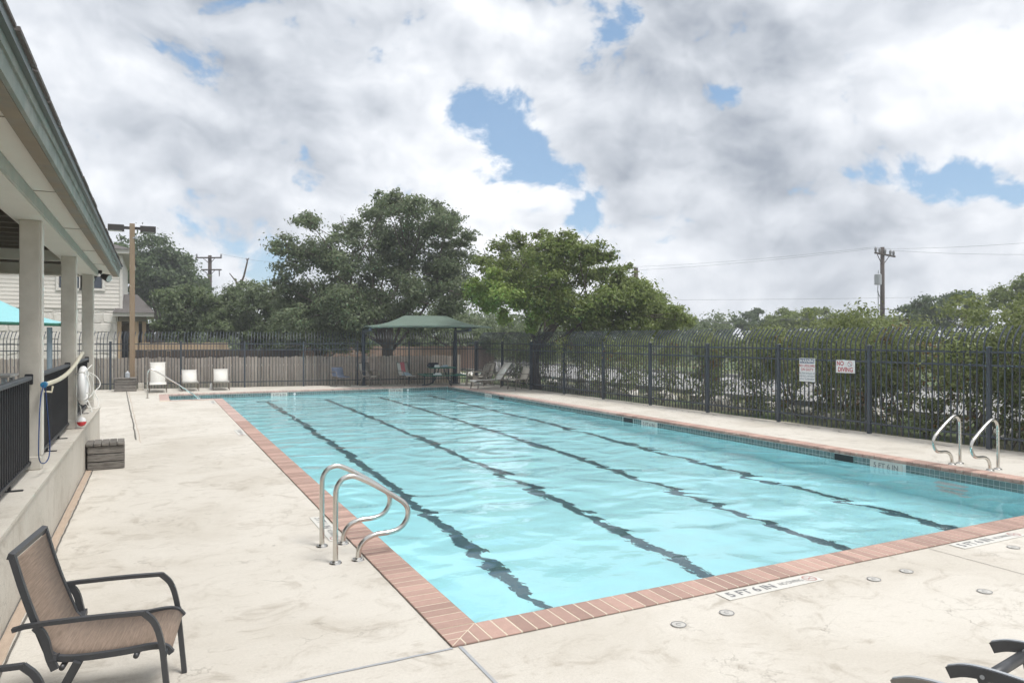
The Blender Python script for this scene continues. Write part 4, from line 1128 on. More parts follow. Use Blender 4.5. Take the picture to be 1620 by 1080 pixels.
# slatted resin lounge chair
ad = thing('slatted_lounge_chair', 'taupe slatted resin lounge chair in the fence corner', 'chair', (11.98, 26.95, 0), R(186))
for s_ in (-1, 1):
    y = s_ * .30
    MB().bar([(.42, y * .9, .002), (.36, y * .9, .36)], .09, .03, (1, 0, 0)).build('front_leg', M_RESIN, ad, world=False)
    MB().bar([(-.55, y * .85, .05), (.38, y * .85, .36)], .03, .11, (0, 1, 0)).build('side_rail', M_RESIN, ad, world=False)
    MB().bar([(.40, y * .9, .35), (.36, y, .56)], .07, .03, (1, 0, 0)).build('arm_post', M_RESIN, ad, world=False)
    MB().bar([(.45, y * 1.05, .575), (-.36, y * 1.02, .575)], .13, .025, (0, 1, 0)).build('arm', M_RESIN, ad, world=False)
    MB().bar([(-.34, y * .95, .56), (-.42, y * .85, .02)], .05, .05, (0, 1, 0)).build('rear_leg', M_RESIN, ad, world=False)
for k in range(6):
    x_ = .38 - k * .095
    MB().bar([(x_, -.25, .385 - k * .030), (x_, .25, .385 - k * .030)], .08, .02, (1, 0, .3)).build('seat_slat', M_RESIN, ad, world=False)
for k in range(5):
    y = (k - 2) * .105; hh = .98 - .035 * abs(k - 2) ** 1.6
    MB().bar([(-.14, y * .85, .24), (-.14 - .42 * (hh - .24) / .74, y * 1.1, hh)], .09, .02, (0, 1, 0)).build('back_slat', M_RESIN, ad, world=False)
MB().bar([(-.30, -.26, .56), (-.30, .26, .56)], .06, .03, (0, 0, 1)).build('back_brace', M_RESIN, ad, world=False)

# square green picnic table
pt = thing('picnic_table', 'green coated metal picnic table with benches under the canopy', 'picnic table', (10.75, 27.98, 0), R(-9.8))
MB().bevbox(-.53, .53, -.53, .53, .715, .75, .015).build('table_top', M_TABLEG, pt, world=False)
for k in range(4):
    a = R(90 * k); c_, s_ = math.cos(a), math.sin(a)
    m_ = MB().bevbox(-.72, .72, -.90, -.64, .42, .45, .012)
    m_.v = [(x * c_ - y * s_, x * s_ + y * c_, z) for x, y, z in m_.v]
    m_.build('bench', M_TABLEG, pt, world=False)
    lg = MB().tube(smooth_path([(0.25, -.15, .70), (.25, -.30, .25), (.25, -.5, .05), (.25, -.85, .03)], 2), .025, 8).tube([(.25, -.75, .04), (.25, -.77, .42)], .022, 8)
    lg.v = [(x * c_ - y * s_, x * s_ + y * c_, z) for x, y, z in lg.v]
    lg.build('leg', M_NAVYP, pt, world=False)
def lump(name, label, cat, par_loc, rot, sz, m, pieces):
    t = thing(name, label, cat, par_loc, rot)
    for i, (x, y, z, a, b_, c_) in enumerate(pieces):
        MB().bevbox(x - a, x + a, y - b_, y + b_, z, z + c_, min(a, b_, c_) * .35).build(['body', 'flap', 'fold'][min(i, 2)], m, t, world=False)
lump('duffel_bag', 'dark duffel bag on the green picnic table', 'bag', (10.42, 28.1, .751), R(10), 1, M_BAG, [(0, 0, 0, .24, .13, .13), (0.02, 0, .131, .20, .09, .05)])
lump('paper_towel_pack', 'white packet on the edge of the green picnic table', 'packet', (10.42, 27.62, .751), R(-5), 1, M_WHITE, [(0, 0, 0, .11, .07, .09), (0.0, 0, .091, .09, .05, .02)])
lump('blue_cloth', 'pale blue cloth bundle on the green picnic table', 'cloth', (10.78, 27.70, .751), R(-15), 1, M_TOWELB, [(0, 0, 0, .16, .09, .06), (0.03, 0, .061, .10, .06, .03)])
lump('white_cloth', 'white cloth heap on the bench of the picnic table', 'cloth', (10.32, 27.30, .451), R(-10), 1, M_WHITE, [(0, 0, 0, .17, .08, .05), (0.02, 0, .051, .11, .06, .04)])

# two bare lounger frames in the right foreground
def bare_frame(label, loc, face, frame, tilt=0.0):
    t = thing('lounger_frame', label, 'lounger', (loc[0], loc[1], 0), face)
    zr = .33
    for s_ in (-1, 1):
        y = s_ * .255
        MB().bar(smooth_path([(-1.2, y, zr), (-.5, y, zr + .01), (-.22, y, zr + .015), (-.08, y, zr - .003), (.0, y, zr - .045)], 2), .035, .055, (0, 1, 0)).build('side_rail', frame, t, world=False)
        MB().bar(smooth_path([(-1.2, y, zr + .030), (-.5, y, zr + .04), (-.22, y, zr + .044), (-.08, y, zr + .028), (.005, y, zr - .012)], 2), .022, .006, (0, 1, 0)).build('rail_channel', M_GALV, t, world=False)
        for x_ in (-.16, -1.0):
            MB().bar([(x_, y, zr - .02), (x_ - .06 if x_ > -.5 else x_ + .05, y, .002)], .03, .045, (0, 1, 0)).build('leg', frame, t, world=False)
        MB().tube([(-.16, y - .03 * s_, zr - .005), (-.16, y + .022 * s_, zr - .005)], .011, 8).build('bolt', M_GALV, t, world=False)
    for x_ in (-.15, -1.0):
        MB().tube([(x_, -.24, zr - .035), (x_, .24, zr - .035)], .028, 12).build('cross_tube', frame, t, smooth=True, world=False)
bare_frame('bare dark lounger frame without its sling on the deck, mostly out of the picture', (3.90, 2.30), R(98), M_FRAME)
bare_frame('bare tan lounger frame lying beside the dark frame, mostly out of the picture', (3.02, 2.24), R(104), M_FRAMEW)

# ------------------------------------------------------------------ shade canopies
def canopy(name, label, loc, rz, Lx, Ly, ze, zr, posts, m, mv, mp, arm=True):
    t = thing(name, label, 'canopy', (loc[0], loc[1], 0), rz)
    # local: x along, y from 0 (rear) to -Ly (front)
    cs = [(0, 0, ze), (Lx, 0, ze), (Lx, -Ly, ze), (0, -Ly, ze)]
    r0, r1 = (Lx * .32, -Ly * .5, zr), (Lx * .68, -Ly * .5, zr)
    def sub(a, b, n, sag):
        return [tuple(a[i] + (b[i] - a[i]) * k / n - (sag * math.sin(math.pi * k / n) if i == 2 else 0) for i in range(3)) for k in range(n + 1)]
    roof_ = MB(); n = 8
    for (a, b, c, d) in ((cs[0], cs[1], r1, r0), (cs[1], cs[2], r1, r1), (cs[2], cs[3], r0, r1), (cs[3], cs[0], r0, r0)):
        lo = sub(a, b, n, -.05); hi = sub(d, c, n, 0)
        rows = []
        for j in range(6):
            f = j / 5
            rows.append([tuple(lo[k][i] + (hi[k][i] - lo[k][i]) * f - (.10 * math.sin(math.pi * f) * (1) if i == 2 else 0) for i in range(3)) for k in range(n + 1)])
        vs = [p_ for r_ in rows for p_ in r_]
        roof_.add(vs, [(j * (n + 1) + k, j * (n + 1) + k + 1, (j + 1) * (n + 1) + k + 1, (j + 1) * (n + 1) + k) for j in range(5) for k in range(n)])
    roof_.build('fabric', m, t, smooth=True, world=False)
    val = MB()
    for a, b in ((cs[0], cs[1]), (cs[1], cs[2]), (cs[2], cs[3]), (cs[3], cs[0])):
        lo = sub(a, b, n, -.05)
        val.add([(p_[0], p_[1], p_[2] + .004) for p_ in lo] + [(p_[0], p_[1], p_[2] - .055) for p_ in lo], [(k, k + 1, n + 2 + k, n + 1 + k) for k in range(n)])
    val.build('hem', mv, t, world=False)
    for (px_, py_) in posts:
        MB().tube([(px_, py_, 0.0), (px_, py_, ze - .12)], .075, 12).cyl((px_, py_, .0005), .13, .02, 14).build('post', mp, t, smooth=False, world=False)
        if arm:
            MB().tube(smooth_path([(px_, py_, ze - .35), (px_, py_, ze - .02), (px_, py_ - .1, ze)], 1), .04, 8).build('upright', mp, t, smooth=True, world=False)
            MB().bar([(px_, py_, ze - .17), (px_, py_ - Ly, ze - .13)], .10, .10, (1, 0, 0)).build('arm', mp, t, world=False)
            MB().bar([(px_, py_ - Ly + .05, ze - .14), (px_, py_ - Ly, ze - .01)], .06, .06, (1, 0, 0)).build('corner_strut', mp, t, world=False)
    return t
canopy('shade_canopy', 'dark green fabric shade canopy on two posts in the far fence corner', (7.72, 29.12), math.atan2(-.172, 1), 4.75, 2.75, 2.40, 2.86, [(0.04, -.05), (3.90, -.05)], M_CANVAS, M_CANVAS, M_NAVYP)
canopy('shade_canopy', 'turquoise fabric shade canopy behind the pavilion posts', (-8.6, 29.4), 0, 6.0, 3.6, 2.42, 3.25, [(5.72, -3.2), (5.95, -.15), (.2, -3.2), (.2, -.15)], M_TURQ, M_TURQV, M_BLUEGREY, arm=False)

# patio table seen behind the railing
ptb = thing('patio_table', 'pale rectangular table standing on the raised patio', 'table', (-2.9, 13.6, WT))
MB().bevbox(-.95, .95, -.4, .4, .70, .735, .01).build('table_top', M_TRIMW, ptb, world=False)
for sx in (-.85, .85):
    for sy in (-.33, .33): MB().box(sx - .03, sx + .03, sy - .03, sy + .03, .001, .70).build('leg', M_GALV, ptb, world=False)

# ------------------------------------------------------------------ light pole
lp = thing('light_pole', 'timber light pole with two brown box lamp heads', 'light pole', (-0.72, 30.55, 0))
MB().bevbox(-.09, .09, -.09, .09, -0.05, 6.28, .012).build('post', M_POLEW, lp, world=False)
MB().box(-.40, .40, -.05, .05, 6.06, 6.16).build('cross_arm', M_BRONZE, lp, world=False)
for s_ in (-1, 1):
    hd = MB().extrude([(-.18, 5.98), (.18, 5.98), (.18, 6.20), (-.18, 6.20)], 'x', s_ * .27 if s_ > 0 else -.80, s_ * .80 if s_ > 0 else -.27).build('lamp_head', M_BRONZE, lp, world=False)
    MB().box(min(s_ * .33, s_ * .74), max(s_ * .33, s_ * .74), -.14, .14, 5.965, 5.979).build('lens', M_LENS, hd, world=False)
MB().cyl((.13, -.12, 5.7), .05, .10, 12).box(.02, .14, -.1, -.06, 5.72, 5.76).build('photocell', M_GALV, lp, world=False)

# ------------------------------------------------------------------ house beyond the wood fence
HY = 39.9
def hx(px): return onY(px, 500, HY).x
def hz(px, py): return onY(px, py, HY).z
xr, xr2 = hx(194), hx(187)
zb_ = hz(187, 489)
house = thing('house', 'cream two storey house with limestone lower storey and porch', 'house', (xr - 6, HY, 0))
MB().box(-16, xr2 - .02, HY + .06, HY + 9, -.1, zb_).build('lower_wall', M_STONEM, house)
MB().box(-16, xr - .03, HY + .04, HY + 9, zb_, hz(194, 402)).build('upper_wall', M_TRIMW, house)
sid = MB(); z_ = zb_ + .02; zt_ = hz(194, 404)
while z_ < zt_:
    sid.add([(-16, HY + .03, z_ + .2), (xr - .1, HY + .03, z_ + .2), (xr - .1, HY + .008, z_), (-16, HY + .008, z_), (-16, HY + .03, z_), (xr - .1, HY + .03, z_)], [(0, 3, 2, 1), (3, 4, 5, 2)])
    z_ += .185
stuff(sid.build('siding', M_SIDING, house))
MB().box(xr - .12, xr, HY - .03, HY + .06, zb_ + .02, zt_).build('corner_board', M_TRIMW, house)
# limestone blocks
x_ = -7.6; row = 0; z_ = 0.9
while z_ < zb_ - .08:
    hgt = rnd.uniform(.24, .52); hgt = min(hgt, zb_ - .02 - z_); x_ = -7.8 + rnd.uniform(-.3, 0)
    while x_ < xr2 - .03:
        w_ = min(rnd.uniform(.35, .85), xr2 - x_)
        if w_ > .06:
            j = lambda: rnd.uniform(.005, .11)
            q = [(x_ + j(), z_ + j()), (x_ + w_ / 2, z_ + j() * .6), (x_ + w_ - j(), z_ + j()), (x_ + w_ - j() * .6, z_ + hgt / 2), (x_ + w_ - j(), z_ + hgt - j()), (x_ + w_ / 2, z_ + hgt - j() * .6), (x_ + j(), z_ + hgt - j()), (x_ + j() * .6, z_ + hgt / 2)]
            dp = rnd.uniform(.012, .03)
            MB().add([(a, HY + .058, c) for a, c in q] + [(x_ + w_ / 2 + (a - x_ - w_ / 2) * .93, HY + .058 - dp, z_ + hgt / 2 + (c - z_ - hgt / 2) * .93) for a, c in q], [tuple(range(8, 16))] + [(i, (i + 1) % 8, 8 + (i + 1) % 8, 8 + i) for i in range(8)]).build('stone', M_STONE, house)
        x_ += w_
    z_ += hgt
# eave and roof of the upper storey
ze_ = hz(200, 402); xe = hx(208)
MB().box(-16.5, xe, HY - .5, HY + 9.4, ze_ - .02, ze_ + .18).build('eave_board', M_TRIMW, house)
MB().add([(-16.6, HY - .6, ze_ + .18), (xe + .08, HY - .6, ze_ + .18), (xe + .08, HY + 9.5, ze_ + .18), (-16.6, HY + 9.5, ze_ + .18), (xe - 4.2, HY + 4.4, ze_ + 1.8), (-12, HY + 4.4, ze_ + 1.8)], [(0, 1, 4, 5), (1, 2, 4), (2, 3, 5, 4), (3, 0, 5)]).build('roof', M_SHINGLE, house)
def window(xa, xb, za, zb2, nm=2):
    fw = MB(); 
    fw.box(xa - .12, xb + .12, HY - .05, HY - .014, za - .12, za).box(xa - .12, xb + .12, HY - .05, HY - .014, zb2, zb2 + .12).box(xa - .12, xa, HY - .05, HY - .014, za, zb2).box(xb, xb + .12, HY - .05, HY - .014, za, zb2)
    f = fw.build('window', M_TRIMW, house)
    for k in range(nm):
        wa, wb = xa + (xb - xa) * k / nm, xa + (xb - xa) * (k + 1) / nm
        MB().box(wa + .025, wb - .025, HY - .030, HY - .016, za + .01, zb2 - .01).build('pane', M_GLASSD, f)
    for k in range(1, nm):
        wa = xa + (xb - xa) * k / nm
        MB().box(wa - .025, wa + .025, HY - .045, HY - .0145, za, zb2).build('mullion', M_TRIMW, f)
window(hx(93), hx(127), hz(127, 456), hz(127, 437), 2)
window(hx(130), hx(162), hz(150, 456), hz(150, 437), 2)
# porch
pxe = hx(244); pz = hz(215, 499)
MB().box(xr2 + .02, pxe - .35, HY - .05, HY + 4.5, pz - .30, pz - .06).build('porch_beam', M_TRIM, house)
MB().box(hx(181), pxe, HY - .5, HY + 5, pz - .058, pz + .12).build('porch_eave', M_TRIMW, house)
MB().add([(hx(179), HY - .6, pz + .12), (pxe + .05, HY - .6, pz + .12), (pxe + .05, HY + 5, pz + .12), (hx(179), HY + 5, pz + .12), (xr - .05, HY + 2.2, pz + 1.15), (xr + .6, HY + 2.2, pz + 1.15)], [(0, 1, 5, 4), (1, 2, 5), (2, 3, 4, 5), (3, 0, 4)]).build('porch_roof', M_SHINGLE, house)
MB().box(xr2 + .02, hx(214), HY + 1.5, HY + 1.6, -.05, pz - .31).build('porch_wall', M_TANWOOD, house)
MB().box(hx(190), hx(201), HY + 1.40, HY + 1.49, 0.2, 2.3).build('porch_door', M_GLASSD, house)
for px_ in (228, 216, 189):
    MB().box(hx(px_) - .09, hx(px_) + .09, HY - .02, HY + .14, -.05, pz - .301).build('porch_post', M_TANWOOD, house)
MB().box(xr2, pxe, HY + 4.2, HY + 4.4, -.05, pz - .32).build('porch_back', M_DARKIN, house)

# ------------------------------------------------------------------ trees and shrubs
def leaf_cloud(name, centers, n_total, size, m, parent, seed, flat=0.75, sub=9, spread=0.42):
    """leaf-sized bent quads gathered in uneven sprays around clump centres [(Vector, radius)], local to parent"""
    rg_ = np.random.default_rng(seed)
    base = np.array(wloc(parent))
    C_ = np.array([list(c) for c, r in centers]); Rr = np.array([r for c, r in centers])
    wgt = Rr ** 2.2; wgt /= wgt.sum()
    pos = []; nrmv = []
    for i in range(len(C_)):
        n_ = max(12, int(n_total * wgt[i]))
        sc = rg_.normal(size=(sub, 3)); sc /= np.linalg.norm(sc, axis=1)[:, None]
        sc *= (rg_.random((sub, 1)) ** 0.35) * Rr[i] * 0.92
        sc[:, 2] *= flat
        k = rg_.integers(0, sub, n_)
        off = rg_.normal(size=(n_, 3)) * Rr[i] * spread * (0.5 + 0.8 * rg_.random((n_, 1)))
        off[:, 2] *= 0.6
        pos.append(C_[i] + sc[k] + off * 0.62)
        nrmv.append(off + sc[k] * 0.3 + np.array([0, 0, Rr[i] * .35]))
    pos = np.concatenate(pos); nv = np.concatenate(nrmv)
    nv = nv / (np.linalg.norm(nv, axis=1)[:, None] + 1e-6) + rg_.normal(size=nv.shape) * 0.55
    nv /= np.linalg.norm(nv, axis=1)[:, None]
    keep = pos[:, 2] > 0.02
    pos = pos[keep]; nv = nv[keep]; n_ = len(pos)
    t = np.cross(nv, rg_.normal(size=(n_, 3))); t /= np.linalg.norm(t, axis=1)[:, None] + 1e-9
    bt = np.cross(nv, t)
    s_ = size * (0.6 + 0.8 * rg_.random((n_, 1)))
    v0 = pos - t * s_ * .5
    v1 = pos + bt * s_ * .27 + nv * s_ * .07
    v2 = pos + t * s_ * .55
    v3 = pos - bt * s_ * .27 + nv * s_ * .07
    V = np.stack([v0, v1, v2, v3], axis=1).reshape(-1, 3) - base
    me = bpy.data.meshes.new(name)
    me.vertices.add(len(V)); me.vertices.foreach_set('co', V.astype(np.float32).ravel())
    me.loops.add(n_ * 4); me.loops.foreach_set('vertex_index', np.arange(n_ * 4, dtype=np.int32))
    me.polygons.add(n_); me.polygons.foreach_set('loop_start', np.arange(0, n_ * 4, 4, dtype=np.int32)); me.polygons.foreach_set('loop_total', np.full(n_, 4, dtype=np.int32))
    me.update(calc_edges=True)
    me.materials.append(m)
    return link(name, me, parent)

def limb(mb, a, b, r0, r1, rg_, bend=.12, n=7, seg=7):
    a, b = Vector(a), Vector(b); L = (b - a).length; pts = []; rr = []
    o1 = Vector((rg_.uniform(-1, 1), rg_.uniform(-1, 1), rg_.uniform(-.3, .6))) * L * bend
    for k in range(n):
        f = k / (n - 1)
        pts.append(a.lerp(b, f) + o1 * math.sin(math.pi * f) + Vector((rg_.uniform(-1, 1), rg_.uniform(-1, 1), rg_.uniform(-1, 1))) * L * .012)
        rr.append(r0 + (r1 - r0) * f ** .8)
    mb.tube(pts, rr, seg)
    return pts

def tree(name, label, base, fork, clumps, n_leaves, leaf, m, trunk_r, seed, group=None, limbs=7, twigs=3, extra=None, flat=.75, spread=.42, sub=9):
    rg_ = random.Random(seed); base = Vector(base); fork = Vector(fork)
    t = thing(name, label, 'tree', base, 0, group)
    tr = MB()
    limb(tr, base + Vector((0, 0, -.1)), fork, trunk_r * 1.25, trunk_r * .85, rg_, .05, 7, 10)
    trunk = tr.build('trunk', M_BARK, t, smooth=True)
    br = MB()
    order = sorted(range(len(clumps)), key=lambda i: -clumps[i][1])
    mains = []
    for i in order[:limbs]:
        c, r = clumps[i]
        mains.append(limb(br, base.lerp(fork, rg_.uniform(.45, .98)), c, trunk_r * rg_.uniform(.26, .42), .022, rg_, .14, 9, 7))
    for i, (c, r) in enumerate(clumps):
        if i not in order[:limbs]:
            best = min((p for mp in mains for p in mp[2:7]), key=lambda p: (p - c).length)
            limb(br, best, c, max(.02, trunk_r * .18), .012, rg_, .12, 6, 5)
        for k in range(twigs):
            v_ = Vector((rg_.gauss(0, 1), rg_.gauss(0, 1), rg_.gauss(.3, .8))).normalized() * r * rg_.uniform(.6, 1.05)
            limb(br, c, c + v_, .022, .006, rg_, .1, 4, 4)
    br.build('limbs', M_BARK, trunk, smooth=True)
    leaf_cloud('crown', clumps, n_leaves, leaf, m, t, seed, flat=flat, spread=spread, sub=sub)
    if extra:
        leaf_cloud('bright_spray', extra[0], extra[1], leaf, extra[2], t, seed + 1, flat=flat)
    return t

def px_clumps(lst, d, depth, seed, back=0.5):
    """clumps read off the photograph's outline at a tree standing d metres away, spread in depth around the trunk"""
    rg_ = random.Random(seed); out = []
    for (x, y, r) in lst:
        dd = d + rg_.uniform(-depth, depth) * .8
        out.append((atd(x, y, dd), r * d / F))
        if rg_.random() < back:
            dd = d + rg_.uniform(-depth, depth)
            out.append((atd(x + rg_.uniform(-12, 12), y + rg_.uniform(-4, 12), dd), r * d / F * .9))
    return out

# the large live oak behind the far fence
oak_px = [(452, 385, 26), (470, 415, 34), (482, 350, 22), (505, 395, 34), (520, 430, 36), (545, 365, 30), (560, 400, 40), (585, 345, 28), (600, 385, 42),
          (612, 325, 26), (640, 330, 30), (640, 370, 44), (660, 410, 46), (675, 345, 32), (700, 365, 34), (715, 345, 22), (725, 395, 32), (738, 372, 18), (700, 430, 40),
          (610, 430, 44), (560, 455, 40), (500, 470, 40), (455, 480, 34), (650, 460, 40), (720, 455, 34), (470, 510, 34), (520, 515, 36), (570, 505, 30), (700, 490, 26), (445, 450, 26), (430, 470, 24),
          (540, 480, 40), (600, 475, 40), (480, 490, 36), (640, 500, 32), (560, 530, 26), (680, 470, 34), (600, 520, 26), (660, 520, 22), (603, 312, 12), (625, 308, 12), (690, 325, 14), (668, 318, 12)]
DO = 31.5
oak_base = gnd(634, 603.5); oak_base = Vector((oak_base.x, oak_base.y, 0)); DO = 32.2
oak_base = Vector((9.15, 30.3, -.03))
fork = oak_base + Vector((.15, .3, 2.6))
tree('live_oak', 'large dark live oak rising behind the green canopy', oak_base, fork, px_clumps(oak_px, DO, 3.0, 3), 90000, .135, L_OAK, .24, 11, limbs=13, twigs=4)
# the brighter elm beside the right fence
elm_px = [(765, 415, 24), (790, 395, 24), (820, 385, 24), (850, 395, 32), (885, 385, 26), (915, 395, 28), (945, 400, 24), (965, 405, 14), (800, 430, 34), (840, 430, 40), (890, 430, 44), (935, 435, 38), (975, 440, 26), (995, 425, 14), (990, 460, 34),
          (960, 480, 40), (1015, 485, 30), (1045, 490, 24), (1070, 495, 18), (1005, 510, 26), (1050, 512, 26), (1000, 470, 34), (1040, 488, 30), (1065, 503, 26), (1088, 508, 16), (1020, 505, 30), (920, 490, 34), (880, 480, 30), (940, 515, 24), (975, 512, 28), (905, 512, 24), (870, 505, 24), (1030, 508, 24), (830, 455, 34), (870, 455, 36), (905, 535, 24), (950, 535, 24), (1000, 533, 22), (1045, 528, 20), (990, 440, 18), (860, 370, 12), (815, 372, 12), (905, 372, 12)]
lime_px = [(760, 465, 22), (790, 460, 28), (770, 490, 20), (820, 475, 22), (850, 490, 20), (800, 500, 16), (840, 510, 14), (745, 450, 14), (780, 440, 18)]
DE = 27.0
elm_base = Vector((13.35, 24.4, -.03))
tree('elm_tree', 'bright green tree with leaning trunk just behind the iron fence', elm_base, elm_base + Vector((.1, .3, 2.0)), px_clumps(elm_px, DE, 2.4, 5), 72000, .115, L_ELM, .17, 21, limbs=11, twigs=4,
     extra=(px_clumps(lime_px, DE - 1.2, 1.0, 6, .3), 13000, L_LIME))
# trees around the house
tl = [(205, 405, 30), (235, 390, 30), (262, 402, 30), (290, 420, 30), (240, 430, 40), (280, 450, 36), (310, 440, 26), (215, 450, 40), (325, 455, 18), (255, 470, 40), (300, 475, 34), (190, 385, 14)]
pt_ = atd(255, 533, 56); pt_.z = 0
tree('yard_tree', 'tall dark tree behind the house roof', pt_, pt_ + Vector((0, 0, 3)), px_clumps(tl, 56, 3.5, 8, .6), 20000, .26, L_DARK, .35, 31, 'trees beyond the far fence', limbs=7, twigs=2)
tl = [(262, 475, 22), (290, 465, 24), (318, 470, 24), (340, 485, 22), (275, 500, 26), (310, 505, 28), (340, 515, 24), (255, 515, 18), (290, 525, 22), (350, 500, 14)]
pt_ = atd(303, 533, 36.5); pt_.z = 0
tree('yard_tree', 'leafy mid-green tree beside the house porch', pt_, pt_ + Vector((0, 0, 1.5)), px_clumps(tl, 36.5, 1.4, 9, .6), 17000, .15, L_MID, .14, 32, 'trees beyond the far fence', limbs=6, twigs=3)
tl = [(362, 470, 22), (390, 460, 24), (415, 465, 24), (372, 495, 24), (400, 495, 28), (425, 490, 24), (385, 520, 24), (420, 520, 24), (440, 505, 18), (355, 520, 16), (440, 475, 18)]
pt_ = atd(398, 533, 37.5); pt_.z = 0
tree('yard_tree', 'leafy mid-green tree below the bare dead branch', pt_, pt_ + Vector((0, 0, 1.4)), px_clumps(tl, 37.5, 1.6, 10, .6), 17000, .15, L_MID, .15, 33, 'trees beyond the far fence', limbs=6, twigs=3)
tl = [(470, 545, 20), (500, 540, 22), (540, 545, 20), (450, 520, 24), (490, 500, 30), (530, 480, 30), (570, 520, 26), (440, 540, 20), (575, 545, 18)]
pt_ = atd(505, 533, 39); pt_.z = 0
tree('yard_tree', 'dense low tree filling the yard left of the oak trunk', pt_, pt_ + Vector((0, 0, 1.0)), px_clumps(tl, 39, 2.0, 12, .7), 16000, .15, L_MID, .16, 34, 'trees beyond the far fence', limbs=5, twigs=3)
tl = [(640, 520, 26), (680, 515, 28), (720, 510, 30), (760, 515, 28), (800, 525, 26), (740, 540, 22), (690, 545, 20), (840, 525, 24), (650, 545, 18), (780, 545, 18)]
pt_ = atd(735, 533, 44); pt_.z = 0
tree('yard_tree', 'low shaded tree glimpsed under the green canopy', pt_, pt_ + Vector((0, 0, 1.0)), px_clumps(tl, 44, 2.2, 13, .7), 15000, .18, L_MID, .2, 35, 'trees beyond the far fence', limbs=5, twigs=3)
# bare branch
db = thing('dead_branch', 'bare forked dead trunk sticking out above the trees', 'branch', tuple(Vector((*atd(384, 533, 38.6).xy, 0))))
m_ = MB(); D_ = 38.6
m_.tube([Vector((*atd(384, 533, D_).xy, -.1)), atd(382, 480, D_), atd(380, 452, D_)], [.11, .09, .07], 7)
m_.tube([atd(380, 453, D_), atd(386, 436, D_), atd(391, 415, D_), atd(392, 409, D_)], [.06, .05, .04, .03], 6)
m_.tube([atd(380, 453, D_), atd(370, 441, D_), atd(363, 432, D_)], [.05, .035, .02], 6)
m_.tube([atd(392, 411, D_), atd(394, 408, D_)], [.03, .015], 5).tube([atd(391, 412, D_), atd(389, 408, D_)], [.03, .015], 5)
m_.build('fork', M_BARK, db)

# distant trees behind the right fence
def far_tree(label, lst, d, n_leaves, leaf, m, seed):
    cx0 = sum(q[0] for q in lst) / len(lst); p0 = atd(cx0, 533, d); p0.z = -.03
    tree('far_tree', label, p0, p0 + Vector((0, 0, 2.0)), px_clumps(lst, d, d * .05, seed, .7), n_leaves, leaf, m, .25, seed, 'trees across the street', limbs=5, twigs=2)
far_tree('small dark tree across the street, nearest the elm', [(1165, 510, 12), (1185, 498, 12), (1200, 495, 9), (1190, 512, 14), (1215, 512, 12)], 70, 5000, .24, L_DARK, 41)
far_tree('rounded green tree across the street', [(1225, 505, 12), (1240, 497, 13), (1255, 505, 14), (1235, 515, 16), (1262, 515, 12)], 66, 6000, .24, L_ELM, 42)
far_tree('rounded green tree across the street, taller and nearest the utility pole', [(1278, 495, 11), (1297, 490, 12), (1312, 500, 12), (1285, 510, 18), (1310, 514, 14), (1328, 512, 8)], 64, 7000, .22, L_ELM, 43)
far_tree('broad dark tree to the right of the utility pole', [(1440, 490, 14), (1465, 478, 16), (1495, 472, 16), (1520, 470, 16), (1545, 478, 18), (1460, 500, 22), (1500, 495, 26), (1540, 500, 24), (1430, 505, 14)], 52, 11000, .2, L_DARK, 44)
far_tree('tall dark tree at the far end of the street hedge', [(1590, 465, 18), (1615, 455, 18), (1640, 450, 24), (1575, 480, 18), (1605, 485, 24), (1640, 485, 30), (1670, 470, 30)], 46, 11000, .18, L_ELM, 45)
far_tree('low grey-green tree line at the street bend', [(1090, 515, 10), (1110, 518, 10), (1130, 516, 10), (1150, 519, 10), (1355, 514, 10), (1375, 512, 12), (1395, 513, 12), (1410, 508, 12)], 75, 6000, .26, L_MID, 46)

# far wood closing the view under the crowns
wd = link('woodland', None); stuff(wd); wd['label'] = 'distant green wood seen under the tree crowns'; wd['category'] = 'woodland'
rg2 = random.Random(77); cl = []
for k in range(150):
    x_ = 150 + 1010 * k / 150 + rg2.uniform(-8, 8); d_ = rg2.uniform(58, 74)
    for zz in (0.7, 1.9, 3.0 + rg2.uniform(-.4, .9)):
        p0 = atd(x_ + rg2.uniform(-6, 6), 533, d_); p0.z = zz; cl.append((p0, rg2.uniform(.9, 1.5)))
wl = leaf_cloud('foliage', cl, 42000, .34, L_MID, wd, 78, flat=.9); stuff(wl)
